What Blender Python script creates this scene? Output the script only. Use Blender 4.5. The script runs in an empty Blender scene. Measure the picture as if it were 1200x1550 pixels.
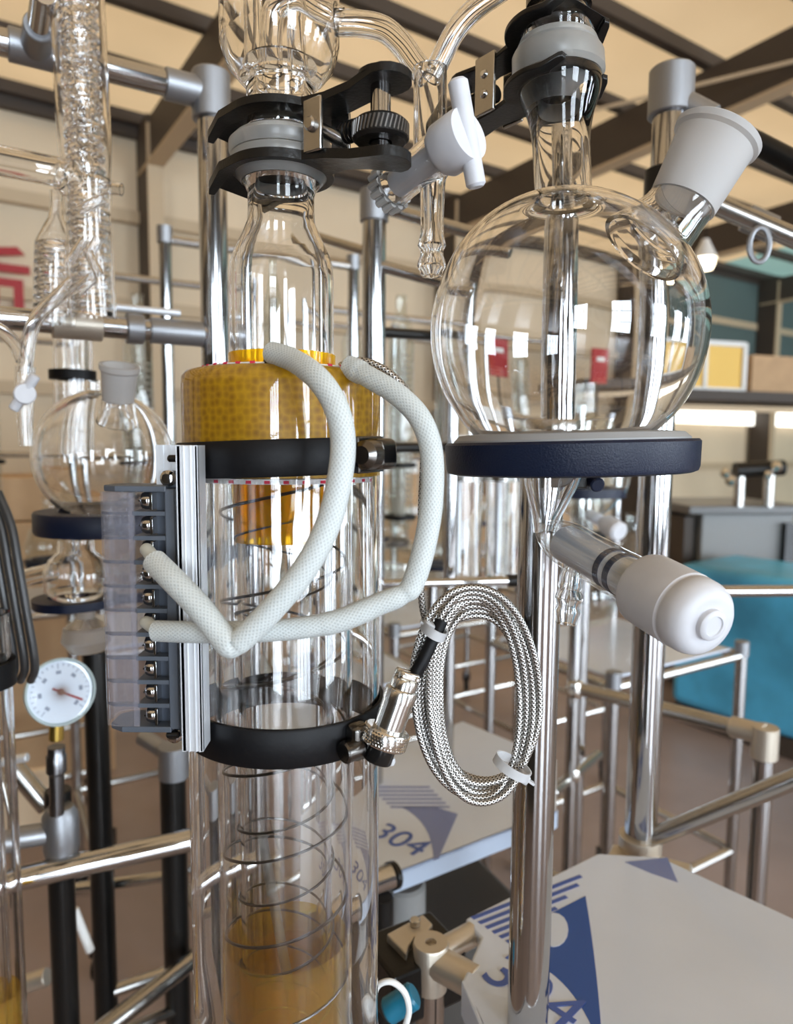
import bpy, bmesh, math, random
from mathutils import Vector, Matrix

random.seed(7)
R = math.radians
PI = math.pi
scene = bpy.context.scene
C = scene.collection

# ------------------------------------------------------------------ camera
FPX = 1080.0                    # focal length in pixels of the 1200x1550 frame
EYE = Vector((0.0, 0.0, 1.5))
cam_d = bpy.data.cameras.new('camera')
cam_d.sensor_fit = 'VERTICAL'
cam_d.sensor_height = 36.0
cam_d.sensor_width = 36.0
cam_d.lens = FPX / 1550.0 * 36.0
cam_d.clip_start = 0.02
cam_d.clip_end = 200
cam_d.dof.use_dof = True
cam_d.dof.focus_distance = 0.405
cam_d.dof.aperture_fstop = 7.6
cam = bpy.data.objects.new('camera', cam_d)
CAM_ROT = Matrix.Rotation(R(90 - 5.45), 3, 'X') @ Matrix.Rotation(R(0.4), 3, 'Z')
cam.matrix_world = Matrix.Translation(EYE) @ CAM_ROT.to_4x4()
C.objects.link(cam)
scene.camera = cam

# ------------------------------------------------------------------ world, exposure
world = bpy.data.worlds.new('sky')
scene.world = world
world.use_nodes = True
wn = world.node_tree
wn.nodes.clear()
wo = wn.nodes.new('ShaderNodeOutputWorld')
wb = wn.nodes.new('ShaderNodeBackground')
wb.inputs[0].default_value = (0.93, 0.97, 1.0, 1)
wb.inputs[1].default_value = 1.6
wn.links.new(wb.outputs[0], wo.inputs[0])

scene.view_settings.view_transform = 'Standard'
scene.view_settings.look = 'None'
scene.view_settings.exposure = 0.0
scene.view_settings.gamma = 1.0
scene.view_settings.use_curve_mapping = False
cy = scene.cycles
cy.max_bounces = 20
cy.transmission_bounces = 20
cy.transparent_max_bounces = 32
cy.glossy_bounces = 8
cy.diffuse_bounces = 4
cy.sample_clamp_indirect = 25.0
cy.use_denoising = True
cy.use_adaptive_sampling = True
cy.adaptive_threshold = 0.06
cy.adaptive_min_samples = 16

# building axes: the hall runs along U, N points from the far wall towards the camera
AU = R(56.0)
U = Vector((math.sin(AU), math.cos(AU), 0))
N = Vector((math.cos(AU), -math.sin(AU), 0))
WALL0 = Vector((-2.85, 7.8, 0))          # foot of the column seen on the far wall
DEPTH_HALL = 17.0                        # far wall to the window wall behind the camera


def B(u, n, z):
    return WALL0 + U * u + N * n + Vector((0, 0, z))


# daylight through the windows of the long wall behind the camera
WINDOWS = [(-9.6, 0.3, 2.6, 3.8), (-3.6, 0.3, 2.6, 3.8), (2.2, 0.3, 2.6, 3.8), (7.6, 0.3, 2.6, 3.8), (13.0, 0.3, 2.6, 3.8)]
WIN_POWER = 640
for (u0, z0, w_, h_) in WINDOWS:
    ld = bpy.data.lights.new('window_daylight', 'AREA')
    ld.shape = 'RECTANGLE'
    ld.size = w_
    ld.size_y = h_
    ld.energy = WIN_POWER
    ld.color = (0.78, 0.89, 1.0)
    lo = bpy.data.objects.new('window_daylight', ld)
    # local -Z of the light points along -N (into the hall)
    zax = N
    yax = Vector((0, 0, 1))
    xax = yax.cross(zax)
    m = Matrix((xax, yax, zax)).transposed().to_4x4()
    m.translation = B(u0 + w_ / 2, DEPTH_HALL + 0.05, z0 + h_ / 2)
    lo.matrix_world = m
    C.objects.link(lo)


# ------------------------------------------------------------------ pixel helpers
def ray(px, py):
    d = CAM_ROT @ Vector(((px - 600) / FPX, -(py - 775) / FPX, -1.0))
    return d


def W(px, py, Y):
    d = ray(px, py)
    return EYE + d * (Y / d.y)


def WZ(px, py, z):
    d = ray(px, py)
    return EYE + d * ((z - EYE.z) / d.z)


def S(px, Y):
    return px * Y / FPX


# ------------------------------------------------------------------ mesh builder
class MB:
    def __init__(self):
        self.v = []
        self.f = []
        self.uv = []

    def add(self, verts, faces, uvs=None, M=None):
        o = len(self.v)
        for p in verts:
            p = Vector(p)
            self.v.append(M @ p if M is not None else p)
        for i, f in enumerate(faces):
            self.f.append([k + o for k in f])
            self.uv.append(uvs[i] if uvs else None)
        return self

    def box(self, size, M=None, c=(0, 0, 0)):
        x, y, z = size[0] / 2, size[1] / 2, size[2] / 2
        vs = [(c[0] + a * x, c[1] + b * y, c[2] + d * z) for a in (-1, 1) for b in (-1, 1) for d in (-1, 1)]
        fs = [(0, 1, 3, 2), (4, 6, 7, 5), (0, 4, 5, 1), (2, 3, 7, 6), (0, 2, 6, 4), (1, 5, 7, 3)]
        return self.add(vs, fs, None, M)

    def lathe(self, prof, M=None, seg=48, closed=False):
        n = len(prof)
        vs, fs, uvs = [], [], []
        L = [0]
        for i in range(1, n):
            L.append(L[-1] + math.hypot(prof[i][0] - prof[i - 1][0], prof[i][1] - prof[i - 1][1]))
        for (r, z) in prof:
            r = max(r, 1e-6)
            for k in range(seg):
                a = 2 * PI * k / seg
                vs.append((r * math.cos(a), r * math.sin(a), z))
        m = n if closed else n - 1
        for i in range(m):
            j = (i + 1) % n
            for k in range(seg):
                k2 = (k + 1) % seg
                fs.append((i * seg + k, i * seg + k2, j * seg + k2, j * seg + k))
                lj = L[j] if j else L[-1]
                uvs.append(((k / seg, L[i]), ((k + 1) / seg, L[i]), ((k + 1) / seg, lj), (k / seg, lj)))
        return self.add(vs, fs, uvs, M)

    def sweep(self, pts, r, seg=12, caps=True, closed=False, sx=1.0):
        pts = [Vector(p) for p in pts]
        n = len(pts)
        rs = r if isinstance(r, (list, tuple)) else [r] * n
        vs, fs, uvs = [], [], []
        T = []
        for i in range(n):
            if closed:
                t = pts[(i + 1) % n] - pts[i - 1]
            else:
                t = pts[min(i + 1, n - 1)] - pts[max(i - 1, 0)]
            T.append(t.normalized())
        up = Vector((0, 0, 1)) if abs(T[0].z) < 0.9 else Vector((1, 0, 0))
        x = T[0].cross(up).normalized()
        L = [0]
        for i in range(1, n):
            L.append(L[-1] + (pts[i] - pts[i - 1]).length)
        for i in range(n):
            if i:
                x = (x - T[i] * x.dot(T[i])).normalized()
            y = T[i].cross(x)
            for k in range(seg):
                a = 2 * PI * k / seg
                vs.append(pts[i] + x * (rs[i] * math.cos(a) * sx) + y * (rs[i] * math.sin(a)))
        m = n if closed else n - 1
        for i in range(m):
            j = (i + 1) % n
            for k in range(seg):
                k2 = (k + 1) % seg
                fs.append((i * seg + k, i * seg + k2, j * seg + k2, j * seg + k))
                lj = L[j] if j else L[-1]
                uvs.append(((k / seg, L[i]), ((k + 1) / seg, L[i]), ((k + 1) / seg, lj), (k / seg, lj)))
        if caps and not closed:
            fs.append(tuple(range(seg))[::-1])
            uvs.append(None)
            fs.append(tuple((n - 1) * seg + k for k in range(seg)))
            uvs.append(None)
        return self.add(vs, fs, uvs)

    def hollow(self, pts, ro, wall, seg=16):
        """glass tube: outer and inner skin, joined at both rims"""
        pts = [Vector(p) for p in pts]
        n = len(pts)
        ros = ro if isinstance(ro, (list, tuple)) else [ro] * n
        a = MB().sweep(pts, ros, seg, caps=False)
        b = MB().sweep(pts, [max(q - wall, q * 0.3) for q in ros], seg, caps=False)
        o = len(a.v)
        fs = list(a.f) + [[k + o for k in f[::-1]] for f in b.f]
        vs = a.v + b.v
        for k in range(seg):
            k2 = (k + 1) % seg
            fs.append([k, k2, o + k2, o + k][::-1])
            e = (n - 1) * seg
            fs.append([e + k, e + k2, o + e + k2, o + e + k])
        return self.add(vs, fs)

    def prism(self, poly, z0, z1, M=None):
        n = len(poly)
        vs = [(p[0], p[1], z0) for p in poly] + [(p[0], p[1], z1) for p in poly]
        fs = [tuple(range(n))[::-1], tuple(range(n, 2 * n))]
        for i in range(n):
            j = (i + 1) % n
            fs.append((i, j, n + j, n + i))
        return self.add(vs, fs, None, M)

    def build(self, name, mat, parent=None, smooth=True, angle=35, bevel=0, bseg=2, solid=True, kind=None):
        me = bpy.data.meshes.new(name)
        me.from_pydata([tuple(p) for p in self.v], [], self.f)
        if any(u is not None for u in self.uv):
            ul = me.uv_layers.new(name='UVMap')
            for p, u in zip(me.polygons, self.uv):
                if u is None:
                    continue
                for li, c in zip(p.loop_indices, u):
                    ul.data[li].uv = c
        bm = bmesh.new()
        bm.from_mesh(me)
        bmesh.ops.remove_doubles(bm, verts=bm.verts, dist=2e-6)
        bmesh.ops.recalc_face_normals(bm, faces=bm.faces)
        bm.to_mesh(me)
        bm.free()
        if smooth:
            me.polygons.foreach_set('use_smooth', [True] * len(me.polygons))
            me.set_sharp_from_angle(angle=R(angle))
        me.materials.append(mat)
        o = bpy.data.objects.new(name, me)
        C.objects.link(o)
        if parent is not None:
            o.parent = parent
            o.matrix_parent_inverse = parent.matrix_world.inverted()
        if bevel:
            bv = o.modifiers.new('bevel', 'BEVEL')
            bv.width = bevel
            bv.segments = bseg
            bv.limit_method = 'ANGLE'
            bv.angle_limit = R(35)
        if kind:
            o['kind'] = kind
        return o


def thing(name, label, cat, loc=(0, 0, 0), group=None):
    o = bpy.data.objects.new(name, None)
    o.empty_display_size = 0.02
    o.location = loc
    o.matrix_world = Matrix.Translation(Vector(loc))
    C.objects.link(o)
    o['label'] = label
    o['category'] = cat
    if group:
        o['group'] = group
    return o


def tag(o, label, cat, group=None):
    o['label'] = label
    o['category'] = cat
    if group:
        o['group'] = group
    return o


def struct(o):
    o['kind'] = 'structure'
    return o


def cr(pts, n=10):
    """Catmull-Rom through points"""
    P = [Vector(p) for p in pts]
    P = [P[0] * 2 - P[1]] + P + [P[-1] * 2 - P[-2]]
    out = []
    for i in range(1, len(P) - 2):
        p0, p1, p2, p3 = P[i - 1], P[i], P[i + 1], P[i + 2]
        for k in range(n):
            t = k / n
            out.append(0.5 * ((2 * p1) + (p2 - p0) * t + (2 * p0 - 5 * p1 + 4 * p2 - p3) * t * t + (3 * p1 - p0 - 3 * p2 + p3) * t ** 3))
    out.append(P[-2])
    return out


def axisM(A, Bp):
    """matrix with local z running from A to Bp, origin at A"""
    A = Vector(A)
    z = (Vector(Bp) - A).normalized()
    q = z.to_track_quat('Z', 'Y')
    return Matrix.Translation(A) @ q.to_matrix().to_4x4()


def rodmb(A, Bp, r, seg=24, mb=None, bev=0.0):
    A, Bp = Vector(A), Vector(Bp)
    L = (Bp - A).length
    b = min(bev, r * 0.4)
    pr = [(0, 0), (r - b, 0), (r, b), (r, L - b), (r - b, L), (0, L)] if b else [(0, 0), (r, 0), (r, L), (0, L)]
    return (mb or MB()).lathe(pr, axisM(A, Bp), seg)


def rod(parent, name, A, Bp, r, mat, seg=24, bev=0.001):
    return rodmb(A, Bp, r, seg, None, bev).build(name, mat, parent)


def sleeve(parent, name, A, Bp, ro, ri, mat, seg=28):
    """short hollow fitting"""
    A, Bp = Vector(A), Vector(Bp)
    L = (Bp - A).length
    b = (ro - ri) * 0.3
    pr = [(ri, 0), (ro - b, 0), (ro, b), (ro, L - b), (ro - b, L), (ri, L)]
    return MB().lathe(pr, axisM(A, Bp), seg, closed=True).build(name, mat, parent)


# ------------------------------------------------------------------ materials
def mat_new(name):
    m = bpy.data.materials.new(name)
    m.use_nodes = True
    nt = m.node_tree
    bsdf = nt.nodes['Principled BSDF']
    return m, nt, bsdf


def setp(b, **k):
    names = {'col': 'Base Color', 'rough': 'Roughness', 'metal': 'Metallic', 'ior': 'IOR', 'trans': 'Transmission Weight',
             'spec': 'Specular IOR Level', 'coat': 'Coat Weight', 'coatr': 'Coat Roughness', 'alpha': 'Alpha',
             'sss': 'Subsurface Weight', 'sheen': 'Sheen Weight'}
    for a, v in k.items():
        if a == 'col':
            v = (*v, 1)
        b.inputs[names[a]].default_value = v


def mat(name, col, rough=0.5, metal=0.0, noise=0.0, nscale=40, bump=0.0, bscale=200, **k):
    m, nt, b = mat_new(name)
    setp(b, col=col, rough=rough, metal=metal, **k)
    if noise or bump:
        tc = nt.nodes.new('ShaderNodeTexCoord')
        if noise:
            nz = nt.nodes.new('ShaderNodeTexNoise')
            nz.inputs['Scale'].default_value = nscale
            nz.inputs['Detail'].default_value = 4
            nt.links.new(tc.outputs['Object'], nz.inputs['Vector'])
            rp = nt.nodes.new('ShaderNodeValToRGB')
            rp.color_ramp.elements[0].position = 0.3
            rp.color_ramp.elements[1].position = 0.7
            rp.color_ramp.elements[0].color = (*[c * (1 - noise) for c in col], 1)
            rp.color_ramp.elements[1].color = (*[min(1, c * (1 + noise * 0.6)) for c in col], 1)
            nt.links.new(nz.outputs['Fac'], rp.inputs[0])
            nt.links.new(rp.outputs[0], b.inputs['Base Color'])
        if bump:
            n2 = nt.nodes.new('ShaderNodeTexNoise')
            n2.inputs['Scale'].default_value = bscale
            n2.inputs['Detail'].default_value = 3
            nt.links.new(tc.outputs['Object'], n2.inputs['Vector'])
            bp = nt.nodes.new('ShaderNodeBump')
            bp.inputs['Strength'].default_value = bump
            bp.inputs['Distance'].default_value = 0.0006
            nt.links.new(n2.outputs['Fac'], bp.inputs['Height'])
            nt.links.new(bp.outputs[0], b.inputs['Normal'])
    return m


def braid(name, c1, c2, nu, pitch, metal=0.0, rough=0.45, bump=0.6, dist=0.0004):
    """woven sleeve: two families of diagonal strands from the tube's own UV"""
    m, nt, b = mat_new(name)
    tc = nt.nodes.new('ShaderNodeTexCoord')
    sp = nt.nodes.new('ShaderNodeSeparateXYZ')
    nt.links.new(tc.outputs['UV'], sp.inputs[0])

    def mth(op, a, bb=None):
        n = nt.nodes.new('ShaderNodeMath')
        n.operation = op
        for i, q in enumerate((a, bb)):
            if q is None:
                continue
            if isinstance(q, (int, float)):
                n.inputs[i].default_value = q
            else:
                nt.links.new(q, n.inputs[i])
        return n.outputs[0]
    u = mth('MULTIPLY', sp.outputs[0], 2 * PI * nu)
    v = mth('MULTIPLY', sp.outputs[1], 2 * PI / pitch)
    s1 = mth('SINE', mth('ADD', u, v))
    s2 = mth('SINE', mth('SUBTRACT', u, v))
    pr = mth('ADD', mth('MULTIPLY', mth('MAXIMUM', s1, s2), 0.5), 0.5)
    rp = nt.nodes.new('ShaderNodeValToRGB')
    rp.color_ramp.elements[0].position = 0.35
    rp.color_ramp.elements[1].position = 0.85
    rp.color_ramp.elements[0].color = (*c1, 1)
    rp.color_ramp.elements[1].color = (*c2, 1)
    nt.links.new(pr, rp.inputs[0])
    nt.links.new(rp.outputs[0], b.inputs['Base Color'])
    bp = nt.nodes.new('ShaderNodeBump')
    bp.inputs['Strength'].default_value = bump
    bp.inputs['Distance'].default_value = dist
    nt.links.new(pr, bp.inputs['Height'])
    nt.links.new(bp.outputs[0], b.inputs['Normal'])
    setp(b, metal=metal, rough=rough)
    return m


def glass_mat(name, col=(1, 1, 1), rough=0.0, ior=1.47):
    m, nt, b = mat_new(name)
    setp(b, col=col, rough=rough, trans=1.0, ior=ior)
    return m


def thin_mat(name, tcol, gl=1.0, extra=None, extra_w=0.0, rough=0.02, lo=0.0):
    """thin clear wall: passes light straight on, reflects by Fresnel"""
    m = bpy.data.materials.new(name)
    m.use_nodes = True
    nt = m.node_tree
    nt.nodes.clear()
    out = nt.nodes.new('ShaderNodeOutputMaterial')
    tr = nt.nodes.new('ShaderNodeBsdfTransparent')
    tr.inputs[0].default_value = (*tcol, 1)
    gs = nt.nodes.new('ShaderNodeBsdfGlossy')
    gs.inputs['Roughness'].default_value = rough
    gs.inputs['Color'].default_value = (gl, gl, gl, 1)
    lw = nt.nodes.new('ShaderNodeLayerWeight')      # same on both faces of the wall
    lw.inputs[0].default_value = 0.5
    pw = nt.nodes.new('ShaderNodeMath')
    pw.operation = 'POWER'
    pw.inputs[1].default_value = 4.0
    nt.links.new(lw.outputs['Facing'], pw.inputs[0])
    ml = nt.nodes.new('ShaderNodeMath')
    ml.operation = 'MULTIPLY_ADD'
    ml.inputs[1].default_value = 0.9
    ml.inputs[2].default_value = max(0.045, lo)
    nt.links.new(pw.outputs[0], ml.inputs[0])
    mx = nt.nodes.new('ShaderNodeMixShader')
    nt.links.new(ml.outputs[0], mx.inputs[0])
    nt.links.new(tr.outputs[0], mx.inputs[1])
    nt.links.new(gs.outputs[0], mx.inputs[2])
    last = mx
    if extra:
        df = nt.nodes.new('ShaderNodeBsdfDiffuse')
        df.inputs[0].default_value = (*extra, 1)
        m2 = nt.nodes.new('ShaderNodeMixShader')
        m2.inputs[0].default_value = extra_w
        nt.links.new(mx.outputs[0], m2.inputs[1])
        nt.links.new(df.outputs[0], m2.inputs[2])
        last = m2
    nt.links.new(last.outputs[0], out.inputs[0])
    return m


def emit_mat(name, col, s):
    m, nt, b = mat_new(name)
    setp(b, col=(0.8, 0.8, 0.8))
    b.inputs['Emission Color'].default_value = (*col, 1)
    b.inputs['Emission Strength'].default_value = s
    return m


M_GLASS = glass_mat('clear borosilicate glass')
M_FROST = glass_mat('ground frosted glass', (0.93, 0.93, 0.93), 0.55)
M_FROSTW = mat('frosted white ground joint', (0.72, 0.71, 0.70), 0.55, trans=0.45, ior=1.3)
M_THIN = thin_mat('thin clear glass', (0.95, 0.96, 0.95))
M_THINF = thin_mat('thin cloudy glass', (0.9, 0.9, 0.88), extra=(0.75, 0.73, 0.7), extra_w=0.25)
M_CHROME = mat("polished stainless steel", (0.52, 0.52, 0.525), 0.09, 1.0)
M_BRUSH = mat('brushed stainless steel', (0.50, 0.485, 0.46), 0.26, 1.0)
M_CAST = mat('grey cast alloy', (0.33, 0.34, 0.36), 0.42, 0.85, bump=0.25, bscale=900)
M_CASTW = mat('warm cast alloy', (0.62, 0.56, 0.47), 0.4, 0.8, bump=0.2, bscale=700)
M_ALU = mat('brushed aluminium', (0.78, 0.81, 0.85), 0.42, 0.55, bump=0.1, bscale=600)
M_BLACKM = mat('black oxide steel', (0.028, 0.027, 0.026), 0.30, 0.75, bump=0.2, bscale=500)
M_BLACKR = mat('black rubber', (0.004, 0.004, 0.005), 0.5, bump=0.2, bscale=300, spec=0.25)
M_BLACKP = mat('glossy black plastic', (0.008, 0.008, 0.008), 0.18)
M_GREYP = mat('slate grey plastic', (0.085, 0.10, 0.125), 0.42)
M_CLEARP = thin_mat('clear plastic', (0.93, 0.93, 0.96), extra=(0.80, 0.80, 0.86), extra_w=0.07)
M_SMOKE = thin_mat('smoky plastic', (0.55, 0.56, 0.62), extra=(0.20, 0.21, 0.25), extra_w=0.4)
M_FLANGE = mat('frosted flange glass', (0.95, 0.94, 0.90), 0.28, trans=0.82, ior=1.45)
M_BARREL = thin_mat('thin valve glass', (0.97, 0.98, 0.98), lo=0.06)
M_NAVY = mat('navy powder coat', (0.005, 0.010, 0.030), 0.42, bump=0.4, bscale=900, spec=0.35)
M_GASKET = mat('grey silicone gasket', (0.42, 0.42, 0.42), 0.45, trans=0.2)
M_PTFE = mat('white ptfe', (0.66, 0.67, 0.71), 0.42, noise=0.06, nscale=60)
M_PTFE2 = mat('bluish ptfe stem', (0.76, 0.80, 0.90), 0.4)
M_SLEEVE = braid('white glass fibre sleeve', (0.50, 0.54, 0.535), (0.63, 0.675, 0.67), 18, 0.0026, 0.0, 0.55, 0.5, 0.0003)
M_WIRE = mat('off white wire insulation', (0.62, 0.65, 0.60), 0.5)
M_BRAID = braid('braided steel cable', (0.05, 0.045, 0.04), (0.66, 0.64, 0.61), 6, 0.0025, 0.9, 0.30, 0.7, 0.0003)
M_NICKEL = mat('nickel plated brass', (0.74, 0.72, 0.68), 0.17, 1.0)
M_BLUEP3 = mat('mid blue print', (0.06, 0.12, 0.42), 0.3)
M_HEAT = mat('dark heating wire', (0.10, 0.095, 0.09), 0.35, 0.9)
M_FELT = mat('white felt', (0.72, 0.70, 0.68), 0.9, noise=0.2, nscale=400, bump=1.0, bscale=900)
M_RED = mat('red thread', (0.60, 0.02, 0.06), 0.7)
M_FLOOR = mat('reddish concrete', (0.36, 0.29, 0.272), 0.24, noise=0.25, nscale=1.3)
def sheet_mat(name, dcol, tcol):
    """translucent roof sheet: daylight above glows through it"""
    m = bpy.data.materials.new(name)
    m.use_nodes = True
    nt = m.node_tree
    nt.nodes.clear()
    out = nt.nodes.new('ShaderNodeOutputMaterial')
    df = nt.nodes.new('ShaderNodeBsdfDiffuse')
    tl = nt.nodes.new('ShaderNodeBsdfTranslucent')
    ad = nt.nodes.new('ShaderNodeAddShader')
    tc = nt.nodes.new('ShaderNodeTexCoord')
    nz = nt.nodes.new('ShaderNodeTexNoise')
    nz.inputs['Scale'].default_value = 0.7
    nz.inputs['Detail'].default_value = 3
    nt.links.new(tc.outputs['Object'], nz.inputs['Vector'])
    rp = nt.nodes.new('ShaderNodeValToRGB')
    rp.color_ramp.elements[0].position = 0.3
    rp.color_ramp.elements[1].position = 0.7
    rp.color_ramp.elements[0].color = (*[q * 0.85 for q in tcol], 1)
    rp.color_ramp.elements[1].color = (*tcol, 1)
    nt.links.new(nz.outputs['Fac'], rp.inputs[0])
    nt.links.new(rp.outputs[0], tl.inputs[0])
    df.inputs[0].default_value = (*dcol, 1)
    nt.links.new(df.outputs[0], ad.inputs[0])
    nt.links.new(tl.outputs[0], ad.inputs[1])
    nt.links.new(ad.outputs[0], out.inputs[0])
    return m


M_CREAM = sheet_mat('cream translucent roof sheet', (0.42, 0.32, 0.22), (0.43, 0.30, 0.165))
M_WALL = mat('beige wall sheet', (0.74, 0.60, 0.42), 0.7, noise=0.08, nscale=0.8)
M_DARKB = mat('dark brown steel', (0.055, 0.040, 0.030), 0.6)
M_TANB = mat('tan steel flange', (0.55, 0.42, 0.27), 0.6)
M_TEAL = sheet_mat('teal translucent roof sheet', (0.20, 0.28, 0.26), (0.16, 0.25, 0.22))
M_DARKW = mat('dark painted wall', (0.075, 0.068, 0.06), 0.7, noise=0.15, nscale=1.0)
M_TEALD = mat('dark teal sheet', (0.10, 0.14, 0.13), 0.6)
M_FILM = mat('white protective film', (0.68, 0.76, 0.90), 0.20, noise=0.06, nscale=6, bump=0.15, bscale=30)
M_BLUEP = mat('blue print', (0.02, 0.09, 0.36), 0.3)
M_BLUEP2 = mat('pale blue print', (0.20, 0.25, 0.48), 0.3)
M_SHEET = mat('bright sheet edge', (0.50, 0.60, 0.75), 0.3, 0.3)
M_CARD = mat('cardboard', (0.52, 0.34, 0.19), 0.8, noise=0.1, nscale=6)
M_WOODY = mat('yellow board', (0.85, 0.55, 0.13), 0.6)
M_WHITE = mat('white paint', (0.8, 0.8, 0.78), 0.5)
M_REDP = mat('red sign paint', (0.38, 0.008, 0.010), 0.5)
M_GAUGEF = mat('gauge dial', (0.74, 0.80, 0.92), 0.35)
M_GAUGEB = mat('pale gauge case', (0.50, 0.60, 0.60), 0.3)
M_BRASS = mat('brass', (0.75, 0.55, 0.14), 0.25, 1.0)
M_MACHG = mat('grey machine enamel', (0.22, 0.22, 0.215), 0.45)
M_TARP = mat('blue sheet', (0.09, 0.46, 0.74), 0.35, noise=0.45, nscale=2.2)
M_ZIP = mat('milky nylon', (0.75, 0.76, 0.78), 0.4, trans=0.3)
M_TEALV = mat('teal plastic', (0.01, 0.16, 0.26), 0.35)

# amber polyimide film over the honeycomb insulation
M_AMBER, nt, bs = mat_new('amber film over honeycomb')
tc = nt.nodes.new('ShaderNodeTexCoord')
vo = nt.nodes.new('ShaderNodeTexVoronoi')
vo.inputs['Scale'].default_value = 260
vo.inputs['Randomness'].default_value = 0.45
nt.links.new(tc.outputs['Object'], vo.inputs['Vector'])
nz = nt.nodes.new('ShaderNodeTexNoise')
nz.inputs['Scale'].default_value = 45
nt.links.new(tc.outputs['Object'], nz.inputs['Vector'])
rp = nt.nodes.new('ShaderNodeValToRGB')
rp.color_ramp.elements[0].position = 0.15
rp.color_ramp.elements[1].position = 0.75
rp.color_ramp.elements[0].color = (0.50, 0.25, 0.003, 1)
rp.color_ramp.elements[1].color = (0.82, 0.47, 0.006, 1)
nt.links.new(vo.outputs['Distance'], rp.inputs[0])
mxn = nt.nodes.new('ShaderNodeMix')
mxn.data_type = 'RGBA'
mxn.blend_type = 'MULTIPLY'
rp2 = nt.nodes.new('ShaderNodeValToRGB')
rp2.color_ramp.elements[0].color = (0.75, 0.7, 0.6, 1)
rp2.color_ramp.elements[1].color = (1, 1, 1, 1)
nt.links.new(nz.outputs['Fac'], rp2.inputs[0])
mxn.inputs[0].default_value = 1.0
nt.links.new(rp.outputs[0], mxn.inputs[6])
nt.links.new(rp2.outputs[0], mxn.inputs[7])
nt.links.new(mxn.outputs[2], bs.inputs['Base Color'])
setp(bs, rough=0.35, coat=0.6, coatr=0.05)
M_AMBERF = thin_mat('clear amber film', (1.0, 0.74, 0.10), extra=(0.90, 0.56, 0.02), extra_w=0.32)
M_AMBERL = thin_mat('pale amber film', (0.98, 0.84, 0.34), extra=(0.92, 0.66, 0.08), extra_w=0.13)

# ================================================================== SETTING
EAVE = W(205, 188, 7.8).z
RK = 0.035                      # roof slope towards the camera


def roofz(n):
    return EAVE + 0.25 + RK * n


UMIN, UMAX = -16.0, 26.0
mb = MB()
mb.add([B(UMIN, -0.5, 0), B(UMAX, -0.5, 0), B(UMAX, DEPTH_HALL + 1, 0), B(UMIN, DEPTH_HALL + 1, 0),
        B(UMIN, -0.5, -0.1), B(UMAX, -0.5, -0.1), B(UMAX, DEPTH_HALL + 1, -0.1), B(UMIN, DEPTH_HALL + 1, -0.1)],
       [(0, 1, 2, 3), (4, 5, 6, 7), (0, 1, 5, 4), (1, 2, 6, 5), (2, 3, 7, 6), (3, 0, 4, 7)])
floor = struct(mb.build('floor', M_FLOOR, smooth=False))


def slab(name, pts, th, m, parent=None):
    """quad given by 4 corners, thickened along its normal"""
    p = [Vector(q) for q in pts]
    nn = (p[1] - p[0]).cross(p[3] - p[0]).normalized() * th
    mb = MB().add(p + [q + nn for q in p], [(0, 1, 2, 3), (4, 5, 6, 7), (0, 1, 5, 4), (1, 2, 6, 5), (2, 3, 7, 6), (3, 0, 4, 7)])
    return mb.build(name, m, parent, smooth=False)


def quad(name, pts, m, parent=None):
    return MB().add(pts, [(0, 1, 2, 3)]).build(name, m, parent, smooth=False)


# ceiling: cream sheets, teal sheets in the far bays
UT = 11.2
ceiling = struct(quad('ceiling', [B(UMIN, -0.5, roofz(-0.5)), B(UT, -0.5, roofz(-0.5)), B(UT, DEPTH_HALL + 0.5, roofz(DEPTH_HALL + 0.5)), B(UMIN, DEPTH_HALL + 0.5, roofz(DEPTH_HALL + 0.5))], M_CREAM))
quad('roof_sheet', [B(UT, -0.5, roofz(-0.5)), B(UMAX, -0.5, roofz(-0.5)), B(UMAX, DEPTH_HALL + 0.5, roofz(DEPTH_HALL + 0.5)), B(UT, DEPTH_HALL + 0.5, roofz(DEPTH_HALL + 0.5))], M_TEAL, ceiling)


def beam(name, A, Bp, w, h, m, parent):
    A, Bp = Vector(A), Vector(Bp)
    d = (Bp - A).normalized()
    s = d.cross(Vector((0, 0, 1))).normalized() * (w / 2)
    t = s.cross(d).normalized() * (h / 2)
    vs = [A - s - t, A + s - t, A + s + t, A - s + t, Bp - s - t, Bp + s - t, Bp + s + t, Bp - s + t]
    return MB().add(vs, [(0, 1, 2, 3), (4, 5, 6, 7), (0, 1, 5, 4), (1, 2, 6, 5), (2, 3, 7, 6), (3, 0, 4, 7)]).build(name, m, parent, smooth=False)


for i in range(17):
    n = -0.19 + i * 1.0
    z = roofz(n) - 0.09
    beam('purlin', B(UMIN, n, z), B(UMAX, n, z), 0.10, 0.12, M_DARKB, ceiling)
for u in (-12.1, -8.0, -3.9, 0.24, 4.35, 8.5, 12.6, 16.7):
    r1 = beam('rafter', B(u, -0.2, roofz(-0.2) - 0.42), B(u, DEPTH_HALL, roofz(DEPTH_HALL) - 0.42), 0.10, 0.46, M_DARKB, ceiling)
    beam('rafter_flange', B(u, -0.2, roofz(-0.2) - 0.66), B(u, DEPTH_HALL, roofz(DEPTH_HALL) - 0.66), 0.17, 0.03, M_TANB, r1)
# thin tie rods under the roof
for (a, b) in (((2.2, 12.0), (9.0, 2.0)), ((3.4, 3.0), (6.8, 9.5))):
    rod(ceiling, 'tie_rod', B(a[0], a[1], roofz(a[1]) - 0.5), B(b[0], b[1], roofz(b[1]) - 0.5), 0.018, M_TANB, 8, 0)

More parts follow.
